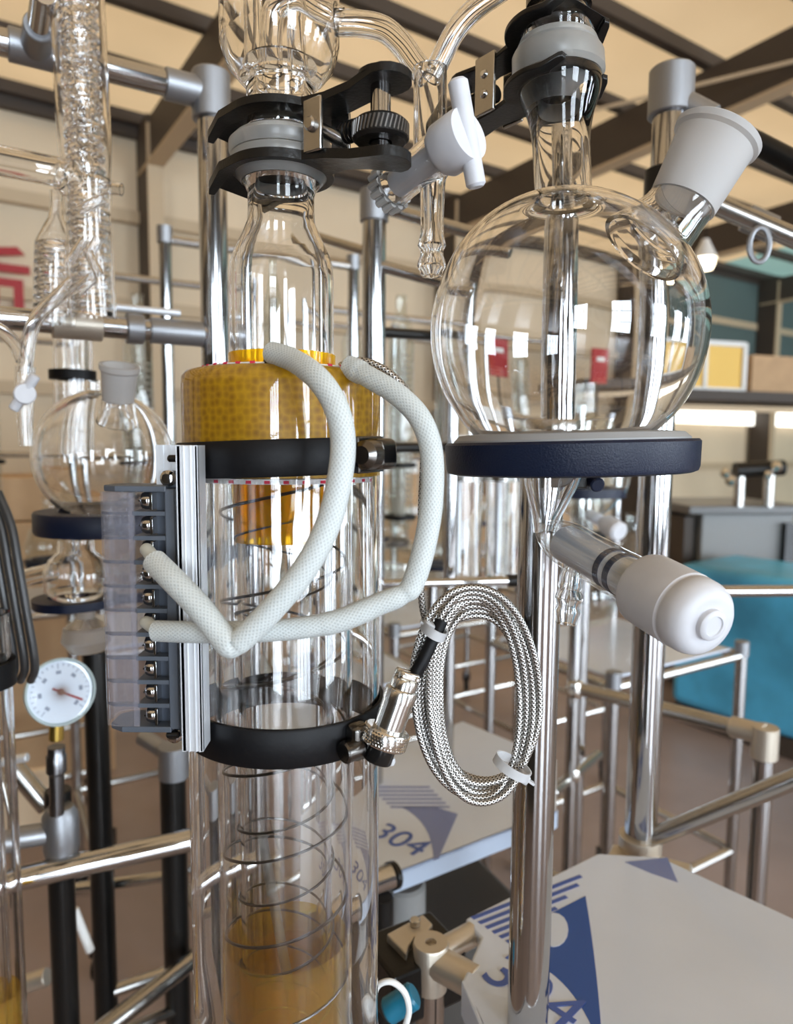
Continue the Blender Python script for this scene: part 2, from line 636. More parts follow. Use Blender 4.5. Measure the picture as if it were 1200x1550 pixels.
# far wall with girts and columns
HW = EAVE + 0.3
wall_back = struct(slab('wall_back', [B(UMIN, -0.35, 0), B(UMAX, -0.35, 0), B(UMAX, -0.35, HW), B(UMIN, -0.35, HW)], -0.1, M_WALL))
for z in (1.1, 2.05, 3.0, 3.95, HW - 0.25):
    beam('girt', B(UMIN, -0.28, z), B(UMAX, -0.28, z), 0.10, 0.13, M_DARKB if z > 4.5 else M_TANB, wall_back)
for u in (-12.1, -8.0, -3.9, 0.24, 4.35, 8.5, 12.6, 16.7):
    c1 = MB().box((0.14, 0.44, EAVE + 0.1), Matrix.Translation(B(u, -0.07, EAVE / 2 + 0.05)) @ Matrix.Rotation(PI / 2 - AU, 4, 'Z')).build('column', M_DARKB, wall_back, smooth=False)
    MB().box((0.16, 0.03, EAVE), Matrix.Translation(B(u, 0.16, EAVE / 2)) @ Matrix.Rotation(PI / 2 - AU, 4, 'Z')).build('column_flange', M_TANB, c1, smooth=False)
slab('wall_panel', [B(10.6, -0.30, 3.0), B(UMAX, -0.30, 3.0), B(UMAX, -0.30, HW), B(10.6, -0.30, HW)], 0.04, M_TEALD, wall_back)
# end walls
struct(slab('wall_left', [B(UMIN, -0.5, 0), B(UMIN, DEPTH_HALL, 0), B(UMIN, DEPTH_HALL, HW + 0.8), B(UMIN, -0.5, HW + 0.8)], 0.1, M_DARKW))
struct(slab('wall_right', [B(UMAX, -0.5, 0), B(UMAX, DEPTH_HALL, 0), B(UMAX, DEPTH_HALL, HW + 0.8), B(UMAX, -0.5, HW + 0.8)], -0.1, mat('grey green end wall', (0.34, 0.34, 0.31), 0.7)))
# window wall behind the camera: piers, sill and lintel around real openings
HB = roofz(DEPTH_HALL) + 0.05
WN = DEPTH_HALL
us = [UMIN] + [q for w in WINDOWS for q in (w[0], w[0] + w[2])] + [UMAX]
mb = MB()


def wbox(mb, u0, u1, z0, z1, n0=WN - 0.1, n1=WN + 0.1):
    vs = [B(u, n, z) for u in (u0, u1) for n in (n0, n1) for z in (z0, z1)]
    mb.add(vs, [(0, 1, 3, 2), (4, 6, 7, 5), (0, 4, 5, 1), (2, 3, 7, 6), (0, 2, 6, 4), (1, 5, 7, 3)])


wz0, wz1 = WINDOWS[0][1], WINDOWS[0][1] + WINDOWS[0][3]
for i in range(0, len(us), 2):
    wbox(mb, us[i], us[i + 1], wz0, wz1)
wbox(mb, UMIN, UMAX, 0, wz0)
wbox(mb, UMIN, UMAX, wz1, HB)
struct(mb.build('wall_front', M_DARKW, smooth=False))
for i, (u0, z0, w_, h_) in enumerate(WINDOWS):
    mb = MB()
    wbox(mb, u0, u0 + w_, z0, z0 + 0.08, WN - 0.06, WN)
    wbox(mb, u0, u0 + w_, z0 + h_ - 0.08, z0 + h_, WN - 0.06, WN)
    wbox(mb, u0, u0 + 0.08, z0, z0 + h_, WN - 0.06, WN)
    wbox(mb, u0 + w_ - 0.08, u0 + w_, z0, z0 + h_, WN - 0.06, WN)
    wf = struct(mb.build('window_%d' % (i + 1), M_WHITE, smooth=False))
    for k in range(1, 4):
        mb = MB()
        wbox(mb, u0 + w_ * k / 4 - 0.03, u0 + w_ * k / 4 + 0.03, z0, z0 + h_, WN - 0.05, WN - 0.01)
        mb.build('mullion', M_WHITE, wf, smooth=False)
    for k in (1, 2):
        mb = MB()
        wbox(mb, u0, u0 + w_, z0 + h_ * k / 3 - 0.03, z0 + h_ * k / 3 + 0.03, WN - 0.05, WN - 0.01)
        mb.build('mullion', M_WHITE, wf, smooth=False)

# unseen dark screen added behind the viewer, left, to darken the steel's reflections
PT = [Vector((-0.25, -1.9, 0)), Vector((-1.9, -1.2, 0)), Vector((-3.2, 0.6, 0))]
for i in range(2):
    struct(slab('unseen_dark_screen', [PT[i], PT[i + 1], PT[i + 1] + Vector((0, 0, 2.1)), PT[i] + Vector((0, 0, 2.1))], -0.06, M_DARKW))

# ================================================================== MAIN FRAME AND TRAY
YP = 0.50                                   # main post distance
TRAY_Z = EYE.z - 0.435
frame = thing('equipment_frame', 'polished steel tube frame carrying the big round flask and white tray', 'frame', (W(815, 1400, YP).x, YP, 0))
pA = W(819, 760, YP)
PX = pA.x
Z_RING = W(860, 690, 0.449).z
rod(frame, 'post', (PX, YP, 0), (PX, YP, Z_RING - 0.0105), S(33, YP), M_CHROME, 40)
YU = 0.556
URX = W(846, 560, YU).x
rod(frame, 'upper_rod', (URX, YU, Z_RING + 0.008), (URX - 0.004, YU, EYE.z + 0.46), S(26.0, YU), M_CHROME, 40)
MB().lathe([(0, 0), (S(43, YU), 0), (S(43, YU), 0.007), (S(41, YU), 0.0085), (0, 0.0085)], Matrix.Translation((URX - S(8, YU), YU, W(832, 657, YU).z)), 40).build('rod_base', M_BRUSH, frame)
MB().box((0.034, YU - YP + 0.03, 0.012), Matrix.Translation(((PX + URX) / 2, (YP + YU) / 2, Z_RING - 0.0165))).build('offset_plate', M_BLACKM, frame, bevel=0.001)
rod(frame, 'base_stud', (URX, YU, Z_RING - 0.014), (URX, YU, W(832, 655, YU).z), 0.010, M_BRUSH)
# right-hand rear post
YR = 0.76
q0 = W(1004, 200, YR)
q1 = W(972, 1270, YR)
RPX = (q0.x + q1.x) / 2 + 0.002
rr = S(24.5, YR)
rod(frame, 'post', (RPX, YR, 0), (RPX, YR, q0.z + 0.03), rr, M_CHROME, 32)
ztop = W(1004, 104, YR).z
zt2 = W(1004, 176, YR).z
f1 = MB().lathe([(0, 0), (rr + 0.004, 0), (rr + 0.005, 0.001), (rr + 0.005, ztop - zt2 - 0.002), (rr + 0.003, ztop - zt2), (0, ztop - zt2)], Matrix.Translation((RPX, YR, zt2)), 32).build('tee_fitting', M_CAST, frame)
tA = Vector((RPX, YR, (ztop + zt2) / 2 - 0.006))
tB = W(1250, 272, 0.70)
td = (tB - tA).normalized()
rod(f1, 'socket', tA, tA + td * 0.048, S(20, YR), M_CAST)
rod(frame, 'top_bar', tA + td * 0.03, tA + td * 0.55, S(15, YR), M_BLACKM)
for zz in (W(0, 285, YR).z, W(0, 300, YR).z):
    rod(frame, 'set_screw', (RPX - 0.012, YR - rr - 0.002, zz), (RPX - 0.012, YR - rr + 0.006, zz), 0.003, M_CHROME, 12)
sleeve(frame, 'clamp_collar', (RPX - 0.002, YR, W(0, 310, YR).z), (RPX - 0.002, YR, W(0, 250, YR).z), rr + 0.004, rr, M_BLACKM)
# rod behind the side neck, with a clip
bA, bB = W(1060, 300, 0.80), W(1260, 385, 0.74)
rod(frame, 'cross_bar', Vector((RPX, YR + 0.02, bA.z + 0.01)), bB, S(14, 0.78), M_BRUSH)
rod(frame, 'cross_bar_sleeve', W(1128, 329, 0.77), W(1170, 348, 0.765), S(19, 0.78), M_CAST)
mbk = MB().sweep([W(1150, 352, 0.745) + Vector((0.010 * math.cos(t), 0, 0.017 * math.sin(t) - 0.012)) for t in [2 * PI * k / 20 for k in range(20)]], 0.003, 8, closed=True)
mbk.build('hook', M_CAST, frame)

# bars at the tray
jA = Vector((RPX, YR, W(972, 1275, YR).z))
rod(frame, 'lower_bar', jA, W(1260, 1155, 0.66), S(15, 0.72), M_BRUSH)
MB().lathe([(rr, 0), (rr + 0.006, 0), (rr + 0.006, 0.02), (rr, 0.02)], Matrix.Translation((RPX, YR, jA.z - 0.012)), 28, closed=True).build('joint_collar', M_CASTW, frame)
MB().box((0.085, 0.026, 0.014), Matrix.Translation(jA + Vector((0.004, -0.02, -0.014))) @ Matrix.Rotation(R(-28), 4, 'Z')).build('joint_block', M_CASTW, frame, bevel=0.003)


def tp(px, py):
    return WZ(px, py, TRAY_Z)


# tray top outline traced on its own plane (z = TRAY_Z)
tray = thing('steel_tray', 'white film-covered steel tray with a large blue printed wedge, at the flask post', 'tray', tp(900, 1450))
outl = [tp(905, 1291), tp(1000, 1297), tp(1235, 1405), tp(1300, 1600), tp(760, 1640), tp(700, 1482), tp(728, 1418), tp(704, 1390)]
cx = sum((p for p in outl), Vector()) / len(outl)
MB().prism([(p.x, p.y) for p in outl], TRAY_Z - 0.012, TRAY_Z).build('tray_top', M_FILM, tray, smooth=False, bevel=0.0025, bseg=3)
# folded front lip
lip = [tp(698, 1484), tp(764, 1644)]
d = (lip[1] - lip[0])
MB().add([lip[0], lip[1], lip[1] - Vector((0, 0, 0.03)), lip[0] - Vector((0, 0, 0.03)), lip[0] + Vector((0.004, 0.002, 0)), lip[1] + Vector((0.004, 0.002, 0)), lip[1] + Vector((0.004, 0.002, -0.03)), lip[0] + Vector((0.004, 0.002, -0.03))],
         [(0, 1, 2, 3), (4, 5, 6, 7), (0, 1, 5, 4), (1, 2, 6, 5), (2, 3, 7, 6), (3, 0, 4, 7)]).build('folded_lip', M_FILM, tray, smooth=False, bevel=0.001)


def print_poly(name, pix, z, m, parent, lift=0.0006):
    pts = [WZ(a, b, z) for a, b in pix]
    return MB().prism([(p.x, p.y) for p in pts], z - 0.0002, z + lift * 0.35).build(name, m, parent, smooth=False)


def arc(p0, p1, p2, n=8):
    """quadratic curve in pixel space of the printed plane"""
    return [((1 - t) ** 2 * p0[0] + 2 * t * (1 - t) * p1[0] + t * t * p2[0], (1 - t) ** 2 * p0[1] + 2 * t * (1 - t) * p1[1] + t * t * p2[1]) for t in [k / n for k in range(n + 1)]]


print_poly('printed_wedge', arc((886, 1356), (902, 1450), (910, 1560)) + arc((898, 1560), (872, 1500), (830, 1470)) + [(800, 1462), (800, 1400)], TRAY_Z, M_BLUEP, tray)
print_poly('printed_disc', [(838 + 22 * math.cos(t), 1408 + 26 * math.sin(t)) for t in [2 * PI * k / 16 for k in range(16)]], TRAY_Z, M_FILM, tray, 0.0012)
for k in range(6):
    a0 = (712 + k * 10.5, 1388 + k * 7.2)
    L_ = (165, 150, 122, 96, 80, 66)[k]
    print_poly('printed_stripe', [a0, (a0[0] + L_, a0[1] - L_ * 0.388), (a0[0] + L_ + 5, a0[1] - L_ * 0.388 + 4), (a0[0] + 5, a0[1] + 4.2)], TRAY_Z, M_BLUEP3, tray)
print_poly('printed_wedge', [(945, 1305), (1010, 1298), (1026, 1336), (985, 1322)], TRAY_Z, M_BLUEP2, tray)


def text_on(parent, name, body, z, o_px, x_px, m, size_px, lift=0.0006):
    O = WZ(*o_px, z)
    X = WZ(*x_px, z) - O
    cu = bpy.data.curves.new(name, 'FONT')
    cu.body = body
    cu.size = size_px
    cu.extrude = 0.0002
    to = bpy.data.objects.new(name, cu)
    C.objects.link(to)
    bpy.context.view_layer.update()
    dg = bpy.context.evaluated_depsgraph_get()
    me = bpy.data.meshes.new_from_object(to.evaluated_get(dg))
    bpy.data.objects.remove(to)
    me.name = name
    x = X.normalized()
    y = Vector((0, 0, 1)).cross(x)
    M = Matrix((x, y, Vector((0, 0, 1)))).transposed().to_4x4()
    M.translation = O + Vector((0, 0, lift))
    me.transform(M)
    me.materials.clear()
    me.materials.append(m)
    o = bpy.data.objects.new(name, me)
    C.objects.link(o)
    o.parent = parent
    o.matrix_parent_inverse = parent.matrix_world.inverted()
    return o


text_on(tray, 'printed_number', '304', TRAY_Z, (722, 1476), (846, 1560), M_BLUEP3, 0.056)

# corner connector left of the tray
con = thing('corner_connector', 'warm grey cast three-way tube connector at the left corner of the white tray', 'connector', tp(652, 1440))
cc = tp(652, 1432)
YC2 = cc.y
MB().lathe([(0.005, 0.0), (S(29, YC2) - 0.001, 0.0), (S(29, YC2), -0.002), (S(27, YC2), -0.042), (0.005, -0.042)], Matrix.Translation(cc + Vector((0, 0, 0.004))), 32, closed=True).build('hub', M_CASTW, con)
e1 = W(716, 1398, YC2 + 0.03)
e2 = W(722, 1478, YC2 - 0.028)
rod(con, 'arm', cc + Vector((0, 0, -0.010)), Vector((e1.x, e1.y, cc.z - 0.010)), 0.0105, M_CASTW)
rod(con, 'arm', cc + Vector((0, 0, -0.012)), Vector((e2.x, e2.y, cc.z - 0.012)), 0.0135, M_CASTW)
g1, g2 = WZ(585, 1415, cc.z - 0.004), WZ(640, 1385, cc.z - 0.004)
g3, g4 = WZ(655, 1400, cc.z - 0.004), WZ(615, 1445, cc.z - 0.004)
MB().prism([(p.x, p.y) for p in (g1, g2, g3, WZ(640, 1415, cc.z), WZ(628, 1412, cc.z), WZ(618, 1426, cc.z), g4)], cc.z - 0.012, cc.z - 0.003).build('bracket_plate', M_CASTW, con, smooth=False, bevel=0.0015)
rod(con, 'bolt', WZ(628, 1400, cc.z - 0.003), WZ(628, 1400, cc.z - 0.003) + Vector((0, 0, 0.006)), 0.005, M_CHROME)
rod(con, 'post', (cc.x, cc.y, 0.0), (cc.x, cc.y, cc.z - 0.03), S(23, YC2), M_CHROME)
MB().box((0.075, 0.06, 0.05), Matrix.Translation(WZ(625, 1465, cc.z - 0.035)) @ Matrix.Rotation(R(30), 4, 'Z')).build('clamp_block', M_BLACKM, con, smooth=False, bevel=0.003)

# small blue fitting with a white cable loop, at the bottom edge
bf = thing('valve_handle', 'dark teal plastic valve handle low beside the column', 'valve', W(605, 1530, 0.50))
rodmb(W(585, 1532, 0.52), W(628, 1505, 0.52), 0.010, 20, None, 0.002).build('grip', M_TEALV, bf)
rodmb(W(600, 1530, 0.52), W(600, 1570, 0.52), 0.006, 16).build('stem', M_BLACKM, bf)
wl = MB().sweep(cr([W(568, 1560, 0.48), W(566, 1515, 0.48), W(572, 1492, 0.48), W(592, 1486, 0.48), W(612, 1502, 0.48), W(619, 1530, 0.48), W(612, 1560, 0.48), W(608, 1600, 0.48)], 8), 0.0022, 10).build('looped_cable', M_WHITE)
tag(wl, 'thin white cable looping up at the foot of the column', 'cable')

# ================================================================== FLASK IN RING
YF = 0.449
FC = W(855, 503, YF)
FR = S(203, YF) / math.sqrt(1 + (203 / FPX) ** 2)
FX, FZ = FC.x, FC.z


def zf(py):
    return W(855, py, YF).z


flask = thing('round_flask', 'large clear round glass flask with frosted side neck, sitting in the navy ring', 'flask', (FX, YF, Z_RING))
wall = 0.0028
rn = S(41, YF)
# sphere + main neck + drain neck as one solid shell of revolution
op = []
zs_top = zf(300)
op += [(S(52, YF), zf(108) - FZ), (S(61, YF), zf(120) - FZ), (S(60, YF), zf(136) - FZ), (S(54, YF), zf(155) - FZ), (S(48, YF), zf(172) - FZ), (S(43, YF), zf(196) - FZ), (rn, zf(220) - FZ), (rn, zf(285) - FZ), (rn * 1.05, zf(300) - FZ)]
a0 = math.asin(rn * 1.35 / FR)
a1 = PI - math.asin(S(50, YF) / FR)
NS = 40
op += [(FR * math.sin(a0 + (a1 - a0) * k / NS), FR * math.cos(a0 + (a1 - a0) * k / NS)) for k in range(NS + 1)]
zb = FR * math.cos(a1)
op += [(S(45, YF), zb - 0.006), (S(40, YF), zb - 0.014), (S(31, YF), zb - 0.024), (S(22, YF), zb - 0.034), (S(17, YF), zb - 0.044)]
ip = []
for i, (r, z) in enumerate(op):
    if i == 0:
        ip.append((rn - wall, z))
    elif i <= 5:
        ip.append((rn - wall, z))
    else:
        ip.append((r - wall, z))
# inner sphere keeps concentric
for k in range(NS + 1):
    t = a0 + (a1 - a0) * k / NS
    ip[9 + k] = ((FR - wall) * math.sin(t), (FR - wall) * math.cos(t))
def lean(mb):
    # the neck leans slightly left, the drain sits left of centre
    for p in mb.v:
        dz = p.z - FZ
        if dz > 0.4 * FR:
            p.x -= (dz - 0.4 * FR) * 0.072
        elif dz < -0.6 * FR:
            p.x -= (-dz - 0.6 * FR) * 0.13
    return mb


lean(MB().lathe(op + ip[::-1], Matrix.Translation(FC), 72, closed=True)).build('body', M_GLASS, flask, angle=50)
lean(MB().lathe([(rn - wall, zf(82) - FZ), (S(62, YF), zf(82) - FZ), (S(65, YF), zf(88) - FZ), (S(65.5, YF), zf(112) - FZ), (S(61, YF), zf(119.5) - FZ), (S(51.8, YF), zf(107.5) - FZ), (rn - wall, zf(107.5) - FZ)], Matrix.Translation(FC), 64, closed=True)).build('ground_flange', M_FLANGE, flask)
NX = -(zf(82) - FZ - 0.4 * FR) * 0.072      # how far the neck top leans
# ground flange face on top of the main neck
# side neck
sA = W(962, 392, YF - 0.012)
sB = W(1032, 308, YF - 0.012)
sC = W(1088, 204, YF - 0.012)
sD = (sC - sB).normalized()
mb = MB().hollow(cr([W(972, 376, YF - 0.012), W(990, 355, YF - 0.012), W(1011, 333, YF - 0.012), sB + sD * 0.002], 6), [S(q, YF) for q in (66, 65, 64, 62, 60, 58, 56, 54, 53, 52, 51, 50, 49, 48, 47, 46.5, 46, 46, 46)], 0.0028, 32)
mb.build('side_neck', M_GLASS, flask)
LJ = (sC - sB).length
mb = MB().lathe([(S(46, YF), 0), (S(48, YF), 0), (S(55, YF), LJ * 0.82), (S(56, YF), LJ * 0.86), (S(61, YF), LJ * 0.90), (S(62, YF), LJ * 0.98), (S(60, YF), LJ * 1.0), (S(47, YF), LJ), (S(40, YF), 0)], axisM(sB, sC), 40, closed=True)
mb.build('ground_joint', M_FROSTW, flask)
# valve under the ring
vA = W(838, 812, YF)
vdir = Vector((0.735, -0.56, -0.385)).normalized()
vK = W(975, 889, YF - 0.080)          # back of the knob
vdir = (vK - vA).normalized()
vL = (vK - vA).length
valve = MB().hollow([vA - vdir * 0.008 + vdir * (vL + 0.012) * k / 8 for k in range(9)], [S(20, YF), S(30, YF), S(34, YF), S(34, YF), S(33, YF), S(33, YF), S(33, YF), S(33, YF), S(33, YF)], 0.0022, 32).build('valve_barrel', M_BARREL, flask)
rod(valve, 'plunger', vA + vdir * 0.012, vK + vdir * 0.01, S(27, YF), M_PTFE2, 32, 0.002)
for t in (0.66, 0.76):
    MB().lathe([(S(26, YF), 0), (S(28.5, YF), 0), (S(28.5, YF), 0.0042), (S(26, YF), 0.0042)], axisM(vA + vdir * vL * t, vK), 32, closed=True).build('o_ring', mat('slate o-ring', (0.06, 0.07, 0.11), 0.5), valve)
kr = 0.0195
kl = 0.046
kp = [(0, 0), (kr - 0.003, 0), (kr - 0.0008, 0.0012), (kr, 0.004), (kr, kl * 0.66), (kr - 0.0006, kl * 0.675), (kr - 0.0008, kl * 0.70), (kr - 0.0003, kl * 0.72), (kr - 0.0006, kl * 0.85), (kr - 0.0018, kl * 0.93), (kr - 0.0042, kl * 0.985), (kr - 0.0075, kl), (0.0078, kl), (0.0076, kl + 0.0025), (0.0068, kl + 0.0033), (0.005, kl + 0.0035), (0.0046, kl + 0.0028), (0, kl + 0.0028)]
MB().lathe(kp, axisM(vK, vK + vdir), 56).build('valve_knob', M_PTFE, valve, angle=40)
# drain outlet barb
oA, oB = W(868, 842, YF - 0.016), W(857, 944, YF - 0.018)
pts = [oA + (oB - oA) * k / 16 for k in range(17)]
rad = [S(q, YF) for q in (14, 13, 13, 14, 16, 17, 17, 18, 16, 19, 21, 18, 17, 19.5, 18, 17, 15.5)]
MB().hollow(pts, rad, 0.0025, 24).build('outlet_barb', M_GLASS, flask)

# ring
ring = thing('support_ring', 'navy blue metal support ring under the large round flask', 'ring', W(860, 690, YF))
rc = W(860, 691, YF)
rcx = Matrix.Translation(rc) @ Matrix.Rotation(R(-1.6), 4, 'Y')
ro, ri, hh = 0.0765, 0.058, 0.0098
prf = [(ri, -hh), (ro - 0.0035, -hh), (ro - 0.001, -hh + 0.001), (ro, -hh + 0.0035), (ro + 0.0006, hh - 0.0015), (ro - 0.0008, hh), (ri, hh)]
MB().lathe(prf, rcx, 96, closed=True).build('band', M_NAVY, ring)
MB().lathe([(0.052, hh - 0.006), (0.0715, hh - 0.001), (0.0715, hh + 0.001), (0.068, hh + 0.0042), (0.060, hh + 0.0050), (0.049, hh + 0.004)], rcx, 80, closed=True).build('gasket', M_GASKET, ring)
MB().box((0.03, 0.012, 0.012), Matrix.Translation(Vector((URX - 0.01, YF + ro + 0.004, rc.z)))).build('mount_lug', M_NAVY, ring, bevel=0.001)
rod(ring, 'lower_arm', W(905, 735, YF + 0.03), W(885, 715, YF + 0.055), 0.005, M_NAVY)

# adapter on top of the flask neck
ad = thing('glass_adapter', 'clear glass adapter with black top, clamped on the big flask neck', 'adapter', (FX, YF, zf(82)))
zA = zf(82) - 0.0005
g = lambda q: S(q, YF)
MB().lathe([(g(40), 0.0065), (g(54), 0.0065), (g(50), 0.012), (g(42), 0.016), (g(40), 0.024), (g(40), 0.062), (g(35), 0.062), (g(34), 0.02), (g(33), 0.0065)],
           Matrix.Translation((FX + NX, YF, zA)), 48, closed=True).build('body', M_GLASS, ad)
MB().lathe([(g(33), 0.0008), (g(57), 0.0008), (g(59), 0.0025), (g(55), 0.0063), (g(33), 0.0063)], Matrix.Translation((FX + NX, YF, zA)), 48, closed=True).build('ground_flange', M_FLANGE, ad)
MB().lathe([(g(33), -0.028), (g(36), -0.030), (g(39), 0.0), (g(34), 0.0)], Matrix.Translation((FX + NX, YF, zA)), 40, closed=True).build('inner_joint', M_FROST, ad)
MB().lathe([(0, 0), (g(46), 0), (g(46), 0.03), (g(42), 0.033), (0, 0.033)], Matrix.Translation((FX + NX, YF, zf(12))), 40).build('cap', M_BLACKP, ad)


# ================================================================== JOINT CLAMPS
def jaw_outline(s=1.0, tipx=0.038, tail=-0.074, n=14):
    """plan of a forked jaw: tail at -x, fork around the origin, tapering tips at +x"""
    ri, ro = 0.0205 * s, 0.0300 * s
    wt = 0.0090 * s
    side = []
    for k in range(n + 1):                       # outside of the lower arm
        a = R(205) + (R(278) - R(205)) * k / n
        side.append((ro * math.cos(a), ro * math.sin(a)))
    side.append((tipx * 0.55, -ro * 0.90))
    side.append((tipx * 0.92, -ro * 0.74))
    side.append((tipx, -ro * 0.66))
    side.append((tipx * 0.98, -ro * 0.54))
    side.append((tipx * 0.60, -ri * 0.93))
    ins = []
    for k in range(n + 1):
        a = R(300) - R(240) * k / n
        ins.append((ri * math.cos(a), ri * math.sin(a)))
    out = []
    for k in range(9):
        a = PI / 2 + PI * k / 8
        out.append((tail + 0.0125 * s * math.cos(a), 0.0130 * s * math.sin(a)))
    out += [(tail + 0.018 * s, -wt), (-0.040 * s, -wt * 1.1)]
    out += side + ins + [(x, -y) for x, y in side[::-1]]
    out += [(-0.040 * s, wt * 1.1), (tail + 0.018 * s, wt)]
    return out


def jaw(name, parent, O, ang, s, bend, tailup, th, tipx):
    """pressed steel jaw: plate, raised lips, tips bent by `bend`, tail lifted by `tailup`"""
    ol = jaw_outline(s, tipx)
    n = len(ol)
    bm = bmesh.new()

    def zo(x):
        z = 0.0
        if x > tipx * 0.54:
            z += bend * (x - tipx * 0.54) / (tipx * 0.46)
        if x < -0.036 * s:
            z += tailup * min(1.15, (-0.036 * s - x) / (0.034 * s))
        return z
    bot = [bm.verts.new((x, y, zo(x) - th / 2)) for x, y in ol]
    top = [bm.verts.new((x, y, zo(x) + th / 2)) for x, y in ol]
    bm.faces.new(bot[::-1])
    bm.faces.new(top)
    for i in range(n):
        j = (i + 1) % n
        bm.faces.new((bot[i], bot[j], top[j], top[i]))
    bmesh.ops.triangulate(bm, faces=[f for f in bm.faces if len(f.verts) > 4])
    me = bpy.data.meshes.new(name)
    M = Matrix.Translation(O) @ Matrix.Rotation(ang, 4, 'Z')
    bmesh.ops.transform(bm, matrix=M, verts=bm.verts)
    bmesh.ops.recalc_face_normals(bm, faces=bm.faces)
    bm.to_mesh(me)
    bm.free()
    me.polygons.foreach_set('use_smooth', [True] * len(me.polygons))
    me.set_sharp_from_angle(angle=R(40))
    me.materials.append(M_BLACKM)
    o = bpy.data.objects.new(name, me)
    C.objects.link(o)
    o.parent = parent
    o.matrix_parent_inverse = parent.matrix_world.inverted()
    bv = o.modifiers.new('bevel', 'BEVEL')
    bv.width = min(0.0014, th * 0.4)
    bv.segments = 3
    bv.limit_method = 'ANGLE'
    bv.angle_limit = R(50)
    return o


YCOL = 0.42
CX = W(428, 620, YCOL).x


def zc(py):
    return W(428, py, YCOL).z


k1 = thing('joint_clamp', 'black steel fork clamp with knurled screw on the column top joint', 'clamp', (CX, YCOL, zc(240)))
angL = math.atan2(0.083, -0.118)
zu, zl = zc(186), zc(262)
jaw('upper_jaw', k1, Vector((CX, YCOL, zu)), angL, 1.0, -0.0065, 0.003, 0.0042, 0.038)
jaw('lower_jaw', k1, Vector((CX, YCOL, zl)), angL, 1.0, -0.0075, -0.0075, 0.0050, 0.038)
ML = Matrix.Translation((CX, YCOL, 0)) @ Matrix.Rotation(angL, 4, 'Z')
zm = (zu + zl) / 2
hb = zu - zl
MB().box((0.0125, 0.0025, hb), ML @ Matrix.Translation((-0.0345, 0.0115, zm))).build('hinge_plate', M_BRUSH, k1, bevel=0.0008)
MB().box((0.0125, 0.0025, hb), ML @ Matrix.Translation((-0.0345, -0.0115, zm))).build('hinge_plate', M_BRUSH, k1, bevel=0.0008)
hp = ML @ Vector((-0.0345, 0.0155, zm))
hq = ML @ Vector((-0.0345, -0.0145, zm))
rod(k1, 'hinge_pin', hp, hq, 0.0036, M_BRUSH)
kx = -0.070
rod(k1, 'screw', ML @ Vector((kx, 0, zl - 0.006)), ML @ Vector((kx, 0, zu + 0.004)), 0.0052, M_CHROME)
# knurled thumb nut
mb = MB()
seg = 72
kn = []
for (r, z) in [(0.006, 0), (0.0125, 0), (0.0142, 0.0015), (0.0142, 0.009), (0.0125, 0.0105), (0.006, 0.0105)]:
    kn.append((r, z))
mb.lathe(kn, ML @ Matrix.Translation((kx, 0, zl + 0.0005)), 72, closed=True)
mb.build('thumb_nut', M_BLACKM, k1, angle=25)
mb = MB()
for k in range(40):
    a = 2 * PI * k / 40
    A = ML @ Vector((kx + 0.0142 * math.cos(a), 0.0142 * math.sin(a), zl + 0.0025))
    Bq = ML @ Vector((kx + 0.0142 * math.cos(a + 0.12), 0.0142 * math.sin(a + 0.12), zl + 0.0090))
    rodmb(A, Bq, 0.0006, 5, mb)
mb.build('knurling', mat('dark knurl', (0.18, 0.17, 0.16), 0.35, 0.9), k1, kind='stuff')
MB().lathe([(0.0125, 0), (0.0125, 0.002), (0.008, 0.0042), (0, 0.0046), (0, 0)], ML @ Matrix.Translation((kx - 0.001, 0, zu + 0.004)), 32).build('screw_head', M_BLACKM, k1)
hx = [ML @ Vector((-0.055 + 0.0045 * math.cos(t) + 0.000 * t, 0.0045 * math.sin(t), 0)) for t in (0,)]
sp_ = []
for k in range(90):
    t = k / 90
    a = 2 * PI * 7 * t
    sp_.append(ML @ Vector((-0.046 - 0.016 * t, 0.0048 * math.cos(a), zm - 0.003 + 0.0048 * math.sin(a))))
MB().sweep(sp_, 0.0009, 6).build('spring', M_BLACKM, k1)

# clamp on the flask neck
k2 = thing('joint_clamp', 'black steel fork clamp gripping the big flask neck joint', 'clamp', (FX, YF, zf(110)))
angR = math.atan2(-0.095, 0.075)
zu2, zl2 = zf(74) + 0.009, zf(74) - 0.0225
jaw('upper_jaw', k2, Vector((FX + NX, YF, zu2)), angR, 1.05, 0.005, 0.0, 0.0030, 0.021)
jaw('lower_jaw', k2, Vector((FX + NX, YF, zl2)), angR, 1.05, 0.005, 0.0, 0.0030, 0.021)
MR = Matrix.Translation((FX + NX, YF, 0)) @ Matrix.Rotation(angR, 4, 'Z')
for sy in (-1, 1):
    hpn = MB().box((0.017, 0.0025, zu2 - zl2 + 0.004), MR @ Matrix.Translation((-0.047, sy * 0.013, (zu2 + zl2) / 2))).build('hinge_plate', M_BRUSH, k2, bevel=0.0008)
    for zz in (0.006, -0.006):
        rod(hpn, 'rivet', MR @ Vector((-0.047, sy * 0.012, (zu2 + zl2) / 2 + zz)), MR @ Vector((-0.047, sy * 0.016, (zu2 + zl2) / 2 + zz)), 0.0026, M_CHROME, 12)
rod(k2, 'clamp_stem', MR @ Vector((-0.050, 0, (zu2 + zl2) / 2)), MR @ Vector((-0.125, 0, (zu2 + zl2) / 2)), 0.006, M_BLACKM)
rod(k2, 'screw', MR @ Vector((-0.08, 0, zl2)), MR @ Vector((-0.08, 0, zu2 + 0.006)), 0.005, M_CHROME)

# ================================================================== DISTILLATION COLUMN
Rj = S(148, YCOL) / math.sqrt(1 + (148 / FPX) ** 2)
col = thing('distillation_column', 'clear glass jacketed distillation column with amber-wrapped top in the foreground', 'column', (CX, YCOL, zc(1700)))
ZB = zc(1720)


